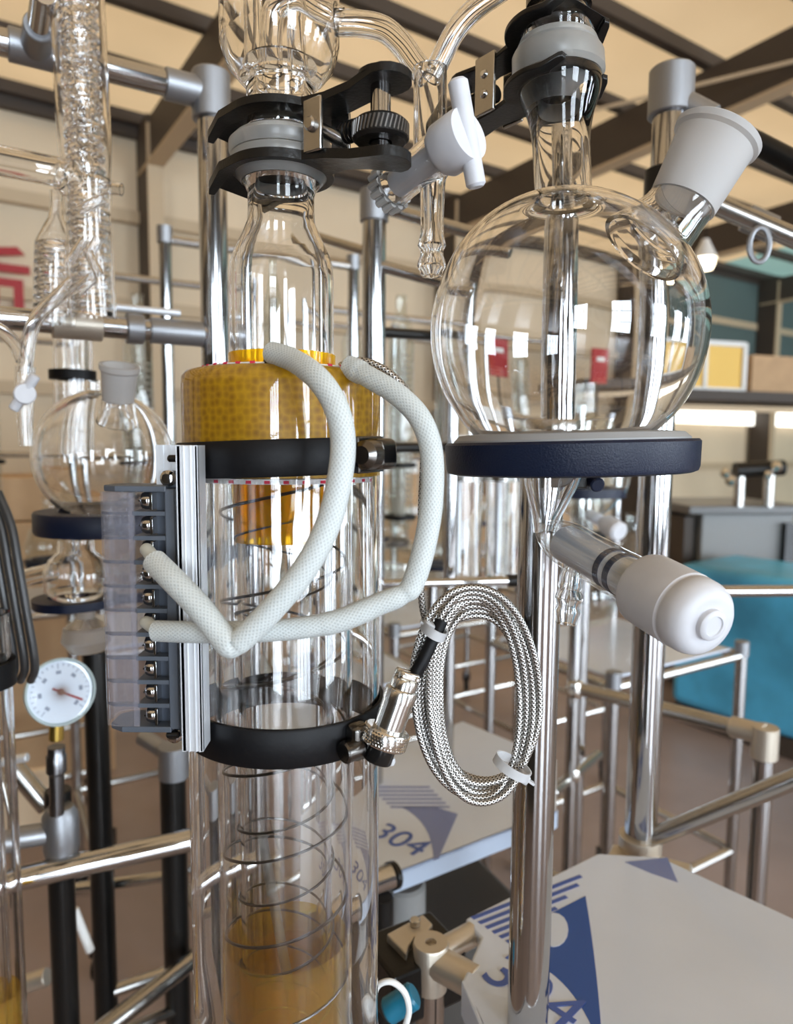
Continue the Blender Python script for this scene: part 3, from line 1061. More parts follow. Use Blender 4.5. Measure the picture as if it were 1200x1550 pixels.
def CT(z=0.0):
    return Matrix.Translation((CX, YCOL, z))


Rn = S(76, YCOL)                    # neck radius
wj = 0.0042
jp_o = [(Rj - 0.004, ZB), (Rj, ZB + 0.004)] + [(Rj, ZB + (zc(585) - ZB) * t) for t in (0.25, 0.5, 0.75, 1.0)] + [(Rj - 0.0006, zc(574)), (Rj - 0.003, zc(567)), (Rj - 0.008, zc(564))]
jp_i = [(Rj - 0.009, zc(570)), (Rj - wj - 0.001, zc(578)), (Rj - wj, zc(588))] + [(Rj - wj, ZB + 0.004), (Rj - wj, ZB)]
MB().lathe(jp_o + jp_i, CT(), 96, closed=True).build('outer_jacket', M_GLASS, col, angle=50)
# inner tubes
R1, R2 = S(102, YCOL), S(70, YCOL)
MB().lathe([(R1, zc(722)), (R1, ZB), (R1 - 0.0022, ZB), (R1 - 0.0022, zc(722))], CT(), 72, closed=True).build('inner_tube', M_GLASS, col)
MB().lathe([(R2, zc(812)), (R2, ZB), (R2 - 0.0020, ZB), (R2 - 0.0020, zc(812))], CT(), 64, closed=True).build('core_tube', M_GLASS, col)
# top neck
rf = S(48, YCOL)
no = [(Rn, zc(720)), (Rn, zc(560)), (Rn, zc(420)), (Rn * 0.985, zc(402)), (Rn * 0.93, zc(388)), (Rn * 0.84, zc(372)), (Rn * 0.74, zc(356)), (rf * 1.03, zc(338)), (rf, zc(322)), (rf, zc(296)), (rf * 1.06, zc(288)), (S(56, YCOL), zc(280))]
ni = []
for i, (r, z) in enumerate(no):
    ni.append((min(r, rf if i > 9 else r) - 0.0026, z))
MB().lathe(no + ni[::-1], CT(), 64, closed=True).build('top_neck', M_GLASS, col, angle=50)
MB().lathe([(rf - 0.0026, zc(278)), (S(57, YCOL), zc(279)), (S(69, YCOL), zc(266)), (S(73, YCOL), zc(254)), (S(72, YCOL), zc(243)), (S(70, YCOL), zc(241)), (rf - 0.0026, zc(241))], CT(), 64, closed=True).build('ground_flange', M_FLANGE, col)
# amber insulation plug between two felt rings
plug = MB().lathe([(Rn + 0.001, zc(718)), (Rj - wj + 0.0004, zc(718)), (Rj - wj + 0.0004, zc(588)), (Rj - wj - 0.0006, zc(577)), (Rj - 0.0088, zc(569.5)), (Rn + 0.001, zc(572))], CT(), 80, closed=True).build('insulation_plug', M_AMBER, col, angle=50)
fr1 = MB().lathe([(Rn + 0.0005, zc(570)), (Rj - 0.010, zc(570)), (Rj - 0.0115, zc(561)), (Rn + 0.0005, zc(560))], CT(), 80, closed=True).build('felt_ring', M_FELT, col)
fr2 = MB().lathe([(Rn + 0.0005, zc(719)), (Rj - wj - 0.001, zc(719)), (Rj - wj - 0.001, zc(726)), (Rn + 0.0005, zc(726))], CT(), 80, closed=True).build('felt_ring', M_FELT, col)
for fr_, zz, rr_ in ((fr1, zc(562), Rj - 0.0116), (fr2, zc(723), Rj - wj - 0.0012)):
    mb = MB()
    for k in range(34):
        a = 2 * PI * k / 34
        mb.box((0.0028, 0.0008, 0.0016), CT(zz) @ Matrix.Rotation(a, 4, 'Z') @ Matrix.Translation((0, -rr_, 0)))
    mb.build('red_stitches', M_RED, fr_, smooth=False, kind='stuff')
MB().lathe([(Rn + 0.0004, zc(538)), (Rn + 0.0012, zc(538)), (Rn + 0.0012, zc(560)), (Rn + 0.0004, zc(560))], CT(), 64, closed=True).build('upper_film_sleeve', M_AMBERF, col)
MB().lathe([(Rn - 0.0004, zc(726)), (Rn + 0.0006, zc(726)), (R2 + 0.0012, zc(812)), (R2 + 0.0004, zc(812))], CT(), 64, closed=True).build('lower_film_sleeve', M_AMBERF, col)
MB().lathe([(R1 - 0.0036, zc(1405)), (R1 - 0.0030, zc(1405)), (R1 - 0.0030, ZB), (R1 - 0.0036, ZB)], CT(), 64, closed=True).build('bottom_film_sleeve', M_AMBERL, col)
MB().lathe([(R2 + 0.0008, zc(1440)), (R2 + 0.0014, zc(1440)), (R2 + 0.0014, ZB), (R2 + 0.0008, ZB)], CT(), 64, closed=True).build('bottom_film_sleeve', M_AMBERL, col)


def helix(r, ztop_, pitch, phase, zend, step=40):
    n = int((ztop_ - zend) / pitch * step)
    return [Vector((CX + r * math.cos(phase - 2 * PI * k / step), YCOL + r * math.sin(phase - 2 * PI * k / step), ztop_ - pitch * k / step)) for k in range(n)]


# left-hand crossing (angle pi) of the outer wire is at py 776, of the inner one at py 812
pitch1, pitch2 = (zc(910) - zc(1036)), (zc(1242) - zc(1344))
MB().sweep(helix(R1 - 0.0032, zc(776) + pitch1 * 0.5, pitch1, 0.0, ZB + 0.01), 0.0009, 6).build('outer_heating_wire', M_HEAT, col)
MB().sweep(helix(R2 + 0.0012, zc(812) + pitch2 * 0.5, pitch2, 0.0, ZB + 0.01), 0.0008, 6).build('inner_heating_wire', M_HEAT, col)
# straight dip tube leaning inside the column
rod(col, 'dip_rod', W(395, 1250, YCOL + 0.01), W(452, 1560, YCOL + 0.005), 0.0032, M_THINF, 16)

# ------------------------------------------------------------------ still head above the joint
head = thing('still_head', 'clear glass still head with side arm and white stopcock above the column', 'still head', (CX, YCOL, zc(240)))
Rb = S(85, YCOL)
ho = [(rf * 1.25, zc(212)), (rf * 1.1, zc(206)), (rf * 1.04, zc(202)), (rf, zc(196)), (rf, zc(193)), (rf, zc(190)), (rf, zc(140)), (rf * 1.06, zc(132)), (Rb * 0.72, zc(120)), (Rb * 0.9, zc(100)), (Rb, zc(70)), (Rb, zc(20)), (Rb, zc(-90)), (Rb * 0.8, zc(-130))]
hi = [((rf - 0.0026) if i < 8 else r - 0.0026, z) for i, (r, z) in enumerate(ho)]
MB().lathe(ho + hi[::-1], CT(), 64, closed=True).build('bulb', M_GLASS, head, angle=50)
MB().lathe([(rf - 0.0026, zc(240)), (S(71, YCOL), zc(240)), (S(74, YCOL), zc(234)), (S(74, YCOL), zc(222)), (S(66, YCOL), zc(213)), (rf - 0.0026, zc(213))], CT(), 64, closed=True).build('ground_flange', M_FLANGE, head)
MB().lathe([(rf - 0.0045, zc(205)), (rf - 0.0029, zc(205)), (rf - 0.003, zc(120)), (Rb * 0.62, zc(102)), (Rb * 0.60, zc(98)), (rf - 0.0045, zc(112))], CT(), 48, closed=True).build('inner_joint', M_GLASS, head)
MB().hollow(cr([Vector((CX - 0.004, YCOL - 0.004, zc(112))), Vector((CX - 0.004, YCOL - 0.004, zc(50))), Vector((CX - 0.001, YCOL - 0.004, zc(18))), Vector((CX + 0.010, YCOL - 0.004, zc(4))), Vector((CX + 0.022, YCOL - 0.004, zc(20))), Vector((CX + 0.034, YCOL - 0.003, zc(34)))], 8), 0.0062, 0.0014, 20).build('vapour_tube', M_GLASS, head)
for dx in (-0.017, 0.008):
    MB().hollow([Vector((CX + dx, YCOL + 0.01, zc(108))), Vector((CX + dx, YCOL + 0.01, zc(30))), Vector((CX + dx, YCOL + 0.01, zc(-90)))], 0.0055, 0.0013, 16).build('inner_tube', M_GLASS, head)
YS = 0.415
MB().hollow(cr([W(505, 35, YS), W(545, 36, YS), W(580, 44, YS), W(606, 66, YS), W(628, 96, YS), W(646, 118, YS)], 8), S(17, YS), 0.0018, 24).build('side_arm', M_GLASS, head)
MB().hollow(cr([W(652, 120, YS), W(668, 88, YS), W(686, 52, YS), W(712, 20, YS), W(752, -10, YS), W(800, -40, YS)], 8), S(15, YS), 0.0018, 24).build('vent_arm', M_GLASS, head)
MB().hollow(cr([W(651, 104, YS), W(651, 135, YS), W(651, 180, YS), W(650, 225, YS)], 6), S(24, YS), 0.0020, 28).build('stem_tube', M_GLASS, head)
cock = MB().hollow([W(592, 284, YS + 0.012) * (1 - t) + W(684, 218, YS - 0.022) * t for t in (0, 0.1, 0.2, 0.5, 0.8, 0.92, 1)], [S(q, YS) for q in (30, 31, 29, 27, 31, 34, 33)], 0.0030, 32).build('stopcock', M_GLASS, head)
ka, kb = W(600, 279, YS + 0.010), W(712, 200, YS - 0.030)
kd = (kb - ka).normalized()
rod(cock, 'key_barrel', ka, kb - kd * 0.012, S(19, YS), M_PTFE, 32)
MB().lathe([(0, 0), (S(32, YS), 0), (S(37, YS), 0.003), (S(37, YS), 0.017), (S(35, YS), 0.020), (0, 0.0205)], axisM(kb - kd * 0.021, kb), 40).build('key_hub', M_PTFE, cock)
hA, hB2 = W(692, 120, YS - 0.030), W(721, 284, YS - 0.024)
rodmb(hA, hB2, S(14.5, 0.39), 28, None, 0.0015).build('key_handle', M_PTFE, cock)
mb = MB()
ng = [(S(24, YS), 0.0), (S(30, YS), 0.0), (S(30, YS), 0.008), (S(24, YS), 0.008)]
mb.lathe(ng, axisM(ka - kd * 0.010, ka), 36, closed=True)
for k in range(14):
    a = 2 * PI * k / 14
    Mx = axisM(ka - kd * 0.010, ka)
    rodmb(Mx @ Vector((S(30, YS) * math.cos(a), S(30, YS) * math.sin(a), 0)), Mx @ Vector((S(30, YS) * math.cos(a), S(30, YS) * math.sin(a), 0.008)), 0.0022, 8, mb)
mb.build('retaining_nut', mat('grey nylon nut', (0.45, 0.44, 0.42), 0.45), cock)
bA, bB = W(655, 262, YS), W(653, 418, YS)
pts = [bA + (bB - bA) * k / 20 for k in range(21)]
rad = [S(q, YS) for q in (24, 20, 18.5, 18, 18, 18, 17.5, 17.5, 17, 17, 17, 17, 17.5, 19, 21, 17, 17, 20, 21.5, 17.5, 15.5)]
MB().hollow(pts, rad, 0.0032, 28).build('hose_barb', M_GLASS, head)

# ================================================================== HOSE CLAMPS
for idx, (pyc, hpx, tilt, lab) in enumerate(((691, 56, -2.2, 'upper black hose clamp around the amber wrapped top'), (1130, 62, 1.2, 'lower black hose clamp around the clear column'))):
    hc = thing('hose_clamp', lab, 'hose clamp', (CX, YCOL, zc(pyc)), 'hose clamps on the column')
    hgt = S(hpx * 0.88, YCOL) / 2
    zz = zc(pyc) if idx == 0 else W(428, 1133, YCOL - Rj).z
    Mh = CT(zz) @ Matrix.Rotation(R(tilt), 4, 'Y')
    MB().lathe([(Rj + 0.0004, -hgt), (Rj + 0.0022, -hgt), (Rj + 0.0030, -hgt + 0.0012), (Rj + 0.0030, hgt - 0.0012), (Rj + 0.0022, hgt), (Rj + 0.0004, hgt)], Mh, 96, closed=True).build('band', M_BLACKR, hc)
    aS = R(-30) if idx == 0 else R(-47)
    Ms = Mh @ Matrix.Rotation(aS, 4, 'Z') @ Matrix.Translation((Rj + 0.008, 0, 0))
    if idx == 0:
        # worm housing: barrel with a saddle
        MB().box((0.013, 0.020, 0.017), Ms @ Matrix.Translation((-0.001, 0.004, 0))).build('housing', M_BRUSH if False else mat('gunmetal', (0.16, 0.15, 0.14), 0.25, 1.0), hc, bevel=0.004, bseg=4)
        rodmb(Ms @ Vector((0.001, -0.018, 0)), Ms @ Vector((0.001, -0.004, 0)), 0.0078, 24, None, 0.003).build('worm_screw', bpy.data.materials['gunmetal'], hc)
        MB().box((0.003, 0.026, 0.020), Ms @ Matrix.Translation((-0.0065, 0.002, 0))).build('saddle', bpy.data.materials['gunmetal'], hc, bevel=0.001)
    else:
        MB().box((0.010, 0.012, 0.020), Ms @ Matrix.Translation((-0.001, 0.004, 0))).build('housing', bpy.data.materials['gunmetal'], hc, bevel=0.003, bseg=3)
        rodmb(Ms @ Vector((0.001, -0.008, -0.003)), Ms @ Vector((0.001, 0.004, -0.003)), 0.0060, 24, None, 0.001).build('worm_screw', bpy.data.materials['gunmetal'], hc)

# ================================================================== RAIL AND TERMINAL BLOCK
YRL = 0.352
rail = thing('mounting_rail', 'brushed aluminium mounting rail strapped to the column side', 'rail', W(286, 1138, YRL))
zr0, zr1 = W(286, 1138, YRL).z, W(286, 674, YRL).z
xr0, xr1 = W(271, 900, YRL).x, W(303, 900, YRL).x
yb = YRL + 0.022


def rbox(x0, x1, y0, y1, z0, z1, name, m, parent, bevel=0.0):
    return MB().box((x1 - x0, y1 - y0, z1 - z0), Matrix.Translation(((x0 + x1) / 2, (y0 + y1) / 2, (z0 + z1) / 2))).build(name, m, parent, smooth=bool(bevel), bevel=bevel)


rbox(xr0, xr1, YRL, YRL + 0.0022, zr0, zr1, 'face_plate', M_ALU, rail, 0.0004)
for t in (0.30, 0.62, 0.80):
    x = xr0 + (xr1 - xr0) * t
    rbox(x, x + 0.0009, YRL - 0.0006, YRL + 0.001, zr0, zr1, 'rib', M_ALU, rail, 0.0002)
rbox(xr1 - 0.002, xr1, YRL, YRL + 0.014, zr0, zr1, 'side_web', M_ALU, rail)
rbox(xr0 - 0.0002, xr0 + 0.0018, YRL, yb, zr0, zr1, 'side_web', M_ALU, rail)
xfl = W(236, 700, yb).x
rbox(xfl, xr0 + 0.001, yb, yb + 0.002, zr0 + 0.002, zr1, 'back_flange', M_ALU, rail)
for x in (xfl + 0.003, xfl + 0.007):
    rbox(x, x + 0.001, yb - 0.0008, yb + 0.001, zr0 + 0.004, zr1, 'rib', M_ALU, rail)
rod(rail, 'stud', W(254, 694, YRL + 0.012), W(272, 694, YRL + 0.012), 0.0019, M_BLACKM, 14)
rod(rail, 'stud', W(252, 1112, YRL + 0.012), W(272, 1112, YRL + 0.012), 0.0019, M_BLACKM, 14)

YT = 0.362                                    # camera-facing side of the block
tb = thing('terminal_block', 'slate grey ten-way terminal block with clear cover and screw terminals', 'terminal block', W(208, 1108, YT))
xb0, xb1 = W(212, 900, YT).x, W(269, 900, YT).x
zt, zbm = W(208, 740, YT).z, W(208, 1104, YT).z
D = 0.024
NB = 10
xm = W(252, 900, YT).x
rbox(xm, xb1 - 0.0006, YT, YT + D, zbm, zt, 'base', M_GREYP, tb, 0.0006)
pz = (zt - zbm) / NB
xw = W(232, 900, YT).x
for i in range(NB + 1):
    z = zbm + pz * i
    th = 0.0022 if 0 < i < NB else 0.0032
    x0 = W(203, 900, YT).x if 0 < i < NB else W(150, 900, YT).x
    if 0 < i < NB:
        rbox(x0, xm + 0.001, YT + 0.0006, YT + D, z - th / 2, z + th / 2, 'partition', M_GREYP, tb)
    else:
        # end plates with chamfered corners
        x1_ = xm + 0.001
        poly = [(x0 + 0.002, YT + 0.005), (x0 + 0.010, YT - 0.0006), (x1_, YT - 0.0006), (x1_, YT + D), (x0 + 0.010, YT + D), (x0 + 0.002, YT + D - 0.006)]
        MB().prism(poly, z - th / 2, z + th / 2).build('end_plate', M_GREYP, tb, smooth=False, bevel=0.0006)
rbox(xw + 0.0002, xw + 0.010, YT + 0.008, YT + D, zbm, zt, 'core_wall', mat('dark slate plastic', (0.035, 0.045, 0.065), 0.45), tb)
for i in range(NB):
    z = zbm + pz * (i + 0.5)
    pl = rbox(W(229, 900, YT).x, W(233, 900, YT).x, YT + 0.0008, YT + 0.013, z - pz * 0.36, z + pz * 0.36, 'contact_plate', M_CHROME, tb, 0.0002)
    sx0 = W(229, 900, YT).x
    ya = YT + 0.0060
    sc = MB().lathe([(0, 0), (0.0040, 0), (0.0047, 0.0010), (0.0047, 0.0034), (0.0040, 0.0052), (0.0020, 0.0062), (0, 0.0064)], axisM((sx0, ya, z), (sx0 - 1, ya, z)), 24).build('terminal_screw', M_CHROME, tb)
    MB().box((0.0006, 0.0058, 0.0009), Matrix.Translation((sx0 - 0.0062, ya, z))).build('slot', M_BLACKM, sc, smooth=False)
# clear hinged cover wrapped round the outer edge
xc0, xc1 = W(149, 900, YT).x, W(205, 900, YT).x
prc = [(xc1, YT - 0.0005), (xc0 + 0.006, YT - 0.0005), (xc0 + 0.002, YT + 0.0015), (xc0, YT + 0.006), (xc0, YT + D - 0.004), (xc0 + 0.004, YT + D), (xc1, YT + D)]
inn = [(xc1, YT + 0.0007), (xc0 + 0.0065, YT + 0.0007), (xc0 + 0.003, YT + 0.0024), (xc0 + 0.0012, YT + 0.0062), (xc0 + 0.0012, YT + D - 0.0045), (xc0 + 0.0044, YT + D - 0.0012), (xc1, YT + D - 0.0012)]
cvr = MB().prism(prc + inn[::-1], zbm + 0.0018, zt - 0.0018).build('clear_cover', M_CLEARP, tb, smooth=False)
for i in range(1, NB):
    z = zbm + pz * i
    MB().prism([(xc0 + 0.0013, YT + 0.004), (xc0 + 0.006, YT + 0.0009), (xc1, YT + 0.0009), (xc1, YT + 0.004)], z - 0.0007, z + 0.0007).build('cover_rib', M_SMOKE, cvr, smooth=False)
rbox(xc1 - 0.0022, xc1 + 0.0006, YT - 0.0010, YT + 0.0006, zbm + 0.002, zt - 0.002, 'cover_edge', M_CLEARP, cvr)
for zz, up_ in ((zt, 1), (zbm, -1)):
    ear = rbox(W(239, 730, YT).x, xb1, YT + 0.006, YT + 0.016, min(zz, zz + up_ * 0.009), max(zz, zz + up_ * 0.009), 'ear', M_GREYP, tb, 0.001)
    MB().lathe([(0, 0), (0.0042, 0), (0.0042, 0.0018), (0.0028, 0.0034), (0, 0.0040)], axisM((W(250, 722, YT).x, YT + 0.0062, zz + up_ * 0.0052), (W(250, 722, YT).x, YT - 1, zz + up_ * 0.0052)), 24).build('mounting_screw', M_CHROME, ear)

# ================================================================== SLEEVED CABLES
def pathpx(L, n=10):
    return cr([W(*p) for p in L], n)


cab1 = thing('sleeved_cable', 'thick white braided sleeve arching from the amber top and kinked before the terminal block', 'cable', W(350, 980, 0.325), 'white sleeved cables')
PA = [(412, 534, 0.372), (445, 546, 0.358), (482, 574, 0.338), (508, 615, 0.330), (519, 665, 0.327), (514, 725, 0.324), (496, 795, 0.322), (462, 860, 0.320), (412, 922, 0.319), (368, 966, 0.319), (352, 978, 0.319), (338, 966, 0.320), (302, 920, 0.325), (264, 880, 0.333), (234, 850, 0.345)]
pp = pathpx(PA, 10)
n = len(pp)
ra = []
for i, p in enumerate(pp):
    t = i / (n - 1)
    w = 18.5 if t < 0.1 else 18.8
    if t > 0.66:
        w = 19.5
    if 0.64 < t < 0.74:
        w = 18.5 - 2.5 * math.exp(-((t - 0.69) / 0.02) ** 2)
    ra.append(S(w, 0.335))
MB().sweep(pp, ra, 28).build('sleeve', M_SLEEVE, cab1, angle=60)
MB().sweep(pathpx([(250, 868, 0.340), (236, 850, 0.346), (224, 834, 0.356), (222, 832, 0.360)], 5), S(10.5, 0.35), 18).build('wire_end', M_WIRE, cab1)
rod(cab1, 'black_tip', W(408, 552, 0.378), W(416, 542, 0.374), 0.004, M_BLACKR, 14)

cab2 = thing('sleeved_cable', 'thick white braided sleeve hanging in a wide loop right of the column', 'cable', W(620, 890, 0.335), 'white sleeved cables')
PB = [(530, 556, 0.384), (562, 573, 0.370), (602, 598, 0.358), (636, 634, 0.350), (653, 685, 0.346), (653, 760, 0.342), (642, 828, 0.339), (626, 880, 0.337), (612, 898, 0.336), (570, 916, 0.335), (512, 940, 0.334), (450, 951, 0.334), (380, 956, 0.335), (300, 957, 0.338), (236, 955, 0.346)]
pp = pathpx(PB, 10)
n = len(pp)
ra = []
for i in range(n):
    t = i / (n - 1)
    w = 17.5 if t > 0.04 else 19.5
    if 0.5 < t < 0.66:
        w = 17.0 - 2.0 * math.exp(-((t - 0.575) / 0.015) ** 2)
    if t > 0.74:
        w = 16.5
    ra.append(S(w, 0.345))
MB().sweep(pp, ra, 28).build('sleeve', M_SLEEVE, cab2, angle=60)
MB().sweep(pathpx([(255, 958, 0.345), (238, 953, 0.348), (224, 944, 0.356), (221, 942, 0.360)], 5), S(10, 0.35), 18).build('wire_end', M_WIRE, cab2)

# ================================================================== BRAIDED SENSOR CABLE
sen = thing('sensor_cable', 'coiled braided steel sensor cable with nickel connector hanging beside the column', 'cable', W(725, 1235, 0.40))
YK = 0.402
rcab = S(5.4, YK)
lead = [(516, 553, 0.405), (545, 546, 0.396), (580, 558, 0.392), (610, 585, 0.390), (632, 625, 0.390), (641, 680, 0.388), (638, 760, 0.388), (636, 850, 0.388), (639, 915, 0.392), (648, 965, 0.398), (640, 1040, 0.400)]
lp = [W(*p) for p in lead]
mbc = MB()
loops = []
LOOPN = 9
random.seed(11)
cx0, cy0 = 725, 1058
for k in range(LOOPN):
    t = k / (LOOPN - 1)
    loops.append(dict(ax=66 + 29 * random.random() + 2 * k % 5, top=-178 + 66 * ((k * 5) % LOOPN) / LOOPN, bot=106 + 66 * ((k * 4) % LOOPN) / LOOPN,
                      right=97 - 46 * ((k * 2) % LOOPN) / LOOPN, left=-103 + 50 * ((k * 7) % LOOPN) / LOOPN, dy=((k * 5) % LOOPN - LOOPN / 2) * 0.0034))
cp = []
ST = 20
a_start = PI                      # start at the left
for k in range(LOOPN):
    L0, L1 = loops[k], loops[(k + 1) % LOOPN] if k < LOOPN - 1 else loops[k]
    for j in range(ST):
        s = j / ST
        q = {key: L0[key] * (1 - s) + L1[key] * s for key in L0}
        a = a_start - 2 * PI * (k + s)
        ca, sa = math.cos(a), math.sin(a)
        x = (q['right'] if ca > 0 else -q['left']) * (abs(ca) ** 0.92) * (1 if ca > 0 else -1)
        y = (-q['top'] if sa > 0 else q['bot']) * (abs(sa) ** 0.95) * (1 if sa > 0 else -1)
        cp.append(W(cx0 + x - 6 * sa, cy0 - y, YK + q['dy'] * (0.35 + 0.65 * abs(sa)) + 0.004 * ca))
MB().sweep(cr(lp, 8), rcab, 12).build('lead', M_BRAID, sen, angle=60)
MB().sweep(cr(cp, 4), rcab, 12).build('coil', M_BRAID, sen, angle=60)
MB().sweep(pathpx([(668, 940, 0.392), (655, 968, 0.388), (640, 1000, 0.385), (626, 1024, 0.384)], 6), S(10, 0.386), 16).build('heat_shrink', M_BLACKR, sen)
YN = 0.380
nA, nB = W(619, 1014, YN), W(570, 1152, YN - 0.006)
Mn = axisM(nA, nB)
ln = (nB - nA).length
g = lambda q: S(q, YN)
cn = MB().lathe([(g(8), ln * 0.10), (g(20), ln * 0.10), (g(21), ln * 0.12), (g(21), ln * 0.20), (g(25), ln * 0.21), (g(26), ln * 0.23), (g(26), ln * 0.335), (g(24.5), ln * 0.34), (g(24.5), ln * 0.70), (g(8), ln * 0.70)], Mn, 40, closed=True).build('connector_shell', M_NICKEL, sen)
MB().lathe([(g(12), ln * 0.64), (g(34), ln * 0.64), (g(36), ln * 0.66), (g(36), ln * 0.80), (g(34), ln * 0.82), (g(24), ln * 0.82)], Mn, 48, closed=True).build('knurled_ring', M_NICKEL, cn)
mb = MB()
for j in range(5):
    for k in range(44):
        a = 2 * PI * (k + 0.5 * (j % 2)) / 44
        mb.box((g(2.4), g(2.4), g(2.4)), Mn @ Matrix.Rotation(a, 4, 'Z') @ Matrix.Translation((g(35.6), 0, ln * (0.667 + 0.031 * j))) @ Matrix.Rotation(R(45), 4, 'X'))
mb.build('knurls', M_NICKEL, cn, smooth=False, kind='stuff')
MB().lathe([(0, ln * 0.80), (g(23), ln * 0.80), (g(23), ln * 0.98), (g(21), ln * 1.0), (g(19), ln * 1.0), (g(18), ln * 0.96), (0, ln * 0.96)], Mn, 36).build('plug_insert', M_BLACKP, cn)
for sx_ in (-1, 1):
    MB().box((g(10), g(34), g(14)), Mn @ Matrix.Translation((sx_ * g(8.5), 0, ln * 0.055))).build('cable_clamp', M_NICKEL, cn, bevel=0.0012)
    rod(cn, 'clamp_screw', Mn @ Vector((-g(17), sx_ * g(12), ln * 0.055)), Mn @ Vector((g(17), sx_ * g(12), ln * 0.055)), g(4), M_NICKEL, 14)
MB().lathe([(0, -g(7)), (g(5), -g(5)), (g(7), 0), (g(6), g(6)), (0, g(9))], Matrix.Translation(W(592, 1153, YN - 0.002)), 16).build('white_tip', M_ZIP, cn)


def zip_tie(label, pA, pB, pH, Y, pT):
    """strap wrapped over a bundle from pA to pB, with head pH and tail pT"""
    z = thing('zip_tie', label, 'zip tie', W(*pH, Y), 'zip ties on the coil')
    A, Bq = W(*pA, Y), W(*pB, Y)
    mid = (A + Bq) / 2
    h = (A - Bq) / 2
    out = Vector((0, -1, 0)) * 0.0105
    loop = [mid + h * math.cos(t) * 1.04 + out * math.sin(t) for t in [2 * PI * k / 32 for k in range(32)]]
    dirn = h.normalized().cross(Vector((0, 1, 0)))
    mb = MB()
    n = len(loop)
    wv = dirn * 0.0026
    vs, fs = [], []
    for i, p in enumerate(loop):
        o = (p - mid).normalized() * 0.0009
        vs += [p - wv, p + wv, p + wv + o, p - wv + o]
    for i in range(n):
        j = (i + 1) % n
        for k in range(4):
            fs.append((i * 4 + k, i * 4 + (k + 1) % 4, j * 4 + (k + 1) % 4, j * 4 + k))
    mb.add(vs, fs)
    mb.build('strap', M_ZIP, z)
    H = W(*pH, Y)
    T = W(*pT, Y)
    MB().box((0.0075, 0.0055, 0.0062), axisM(H, T)).build('head', M_ZIP, z, bevel=0.001)
    MB().box((0.0042, 0.0014, (T - H).length), axisM(H, T) @ Matrix.Translation((0, 0, (T - H).length / 2))).build('tail', M_ZIP, z, bevel=0.0004)
    return z


zip_tie('milky zip tie at the upper left of the cable coil, above the connector', (672, 962), (642, 946), (648, 948), 0.388, (636, 940))
zip_tie('milky zip tie at the lower right of the cable coil', (752, 1148), (798, 1172), (792, 1176), 0.392, (808, 1187))

# ================================================================== LEFT NEIGHBOUR FRAME
YL = 0.86
lf = thing('equipment_frame', 'steel tube frame left of the column, carrying the coil condenser', 'frame', (W(322, 700, YL).x, YL, 0))
LX = W(322, 300, YL).x
rl = S(20.5, YL)
zt0, zt1 = W(322, 183, YL).z, W(322, 110, YL).z
rod(lf, 'post', (LX, YL, 0), (LX, YL, zt1 - 0.005), rl, M_CHROME, 36)
tf = MB().lathe([(0, 0), (rl + 0.0045, 0), (rl + 0.0055, 0.001), (rl + 0.0055, zt1 - zt0 - 0.002), (rl + 0.004, zt1 - zt0), (0, zt1 - zt0)], Matrix.Translation((LX, YL, zt0)), 36).build('tee_fitting', M_CAST, lf)
bA = Vector((LX, YL, (zt0 + zt1) / 2 + 0.002))
bB = W(-120, 22, 0.72)
bB.z = bA.z
bd = (bB - bA).normalized()
rod(tf, 'socket', bA, bA + bd * 0.052, S(21, YL), M_CAST)
rod(lf, 'top_bar', bA + bd * 0.03, bA + bd * 0.5, S(16.5, YL), M_CHROME, 28)
sA = bA + bd * 0.160
rod(lf, 'bar_tee', sA, sA + bd * 0.045, S(22, 0.8), M_CAST)
sM = sA + bd * 0.02
cd = (W(92, 0, 0.60) - W(62, 112, 0.76)).normalized()
cd = Vector((-bd.y, bd.x, 0)).normalized()
if cd.y > 0:
    cd = -cd
rod(lf, 'cross_socket', sM + cd * 0.008, sM + cd * 0.05, S(20, 0.78), M_CAST)
rod(lf, 'cross_bar', sM + cd * 0.03, sM + cd * 0.11, S(15, 0.78), M_CHROME)
# lower bar
lbA = Vector((LX, YL, W(322, 508, YL).z))
lbd = bd
rod(lf, 'mid_bar', lbA, lbA + lbd * 0.5, S(15, YL), M_CHROME, 28)
for (d0, d1, rr_, m) in ((0.015, 0.075, 18, M_CAST), (0.082, 0.10, 21, M_CAST), (0.125, 0.175, 21, M_CASTW), (0.225, 0.285, 20, M_CAST)):
    rod(lf, 'bar_clamp', lbA + lbd * d0, lbA + lbd * d1, S(rr_, YL), m)
rod(lf, 'clamp_rail', lbA + lbd * 0.04 + Vector((0, 0, 0.022)), lbA + lbd * 0.19 + Vector((0, 0, 0.022)), 0.004, M_ALU)
# low bars
lo1, lo2 = W(330, 1262, 0.86), W(-60, 1350, 0.74)
rod(lf, 'low_bar', lo1, lo2, S(18, 0.82), M_CHROME, 28)

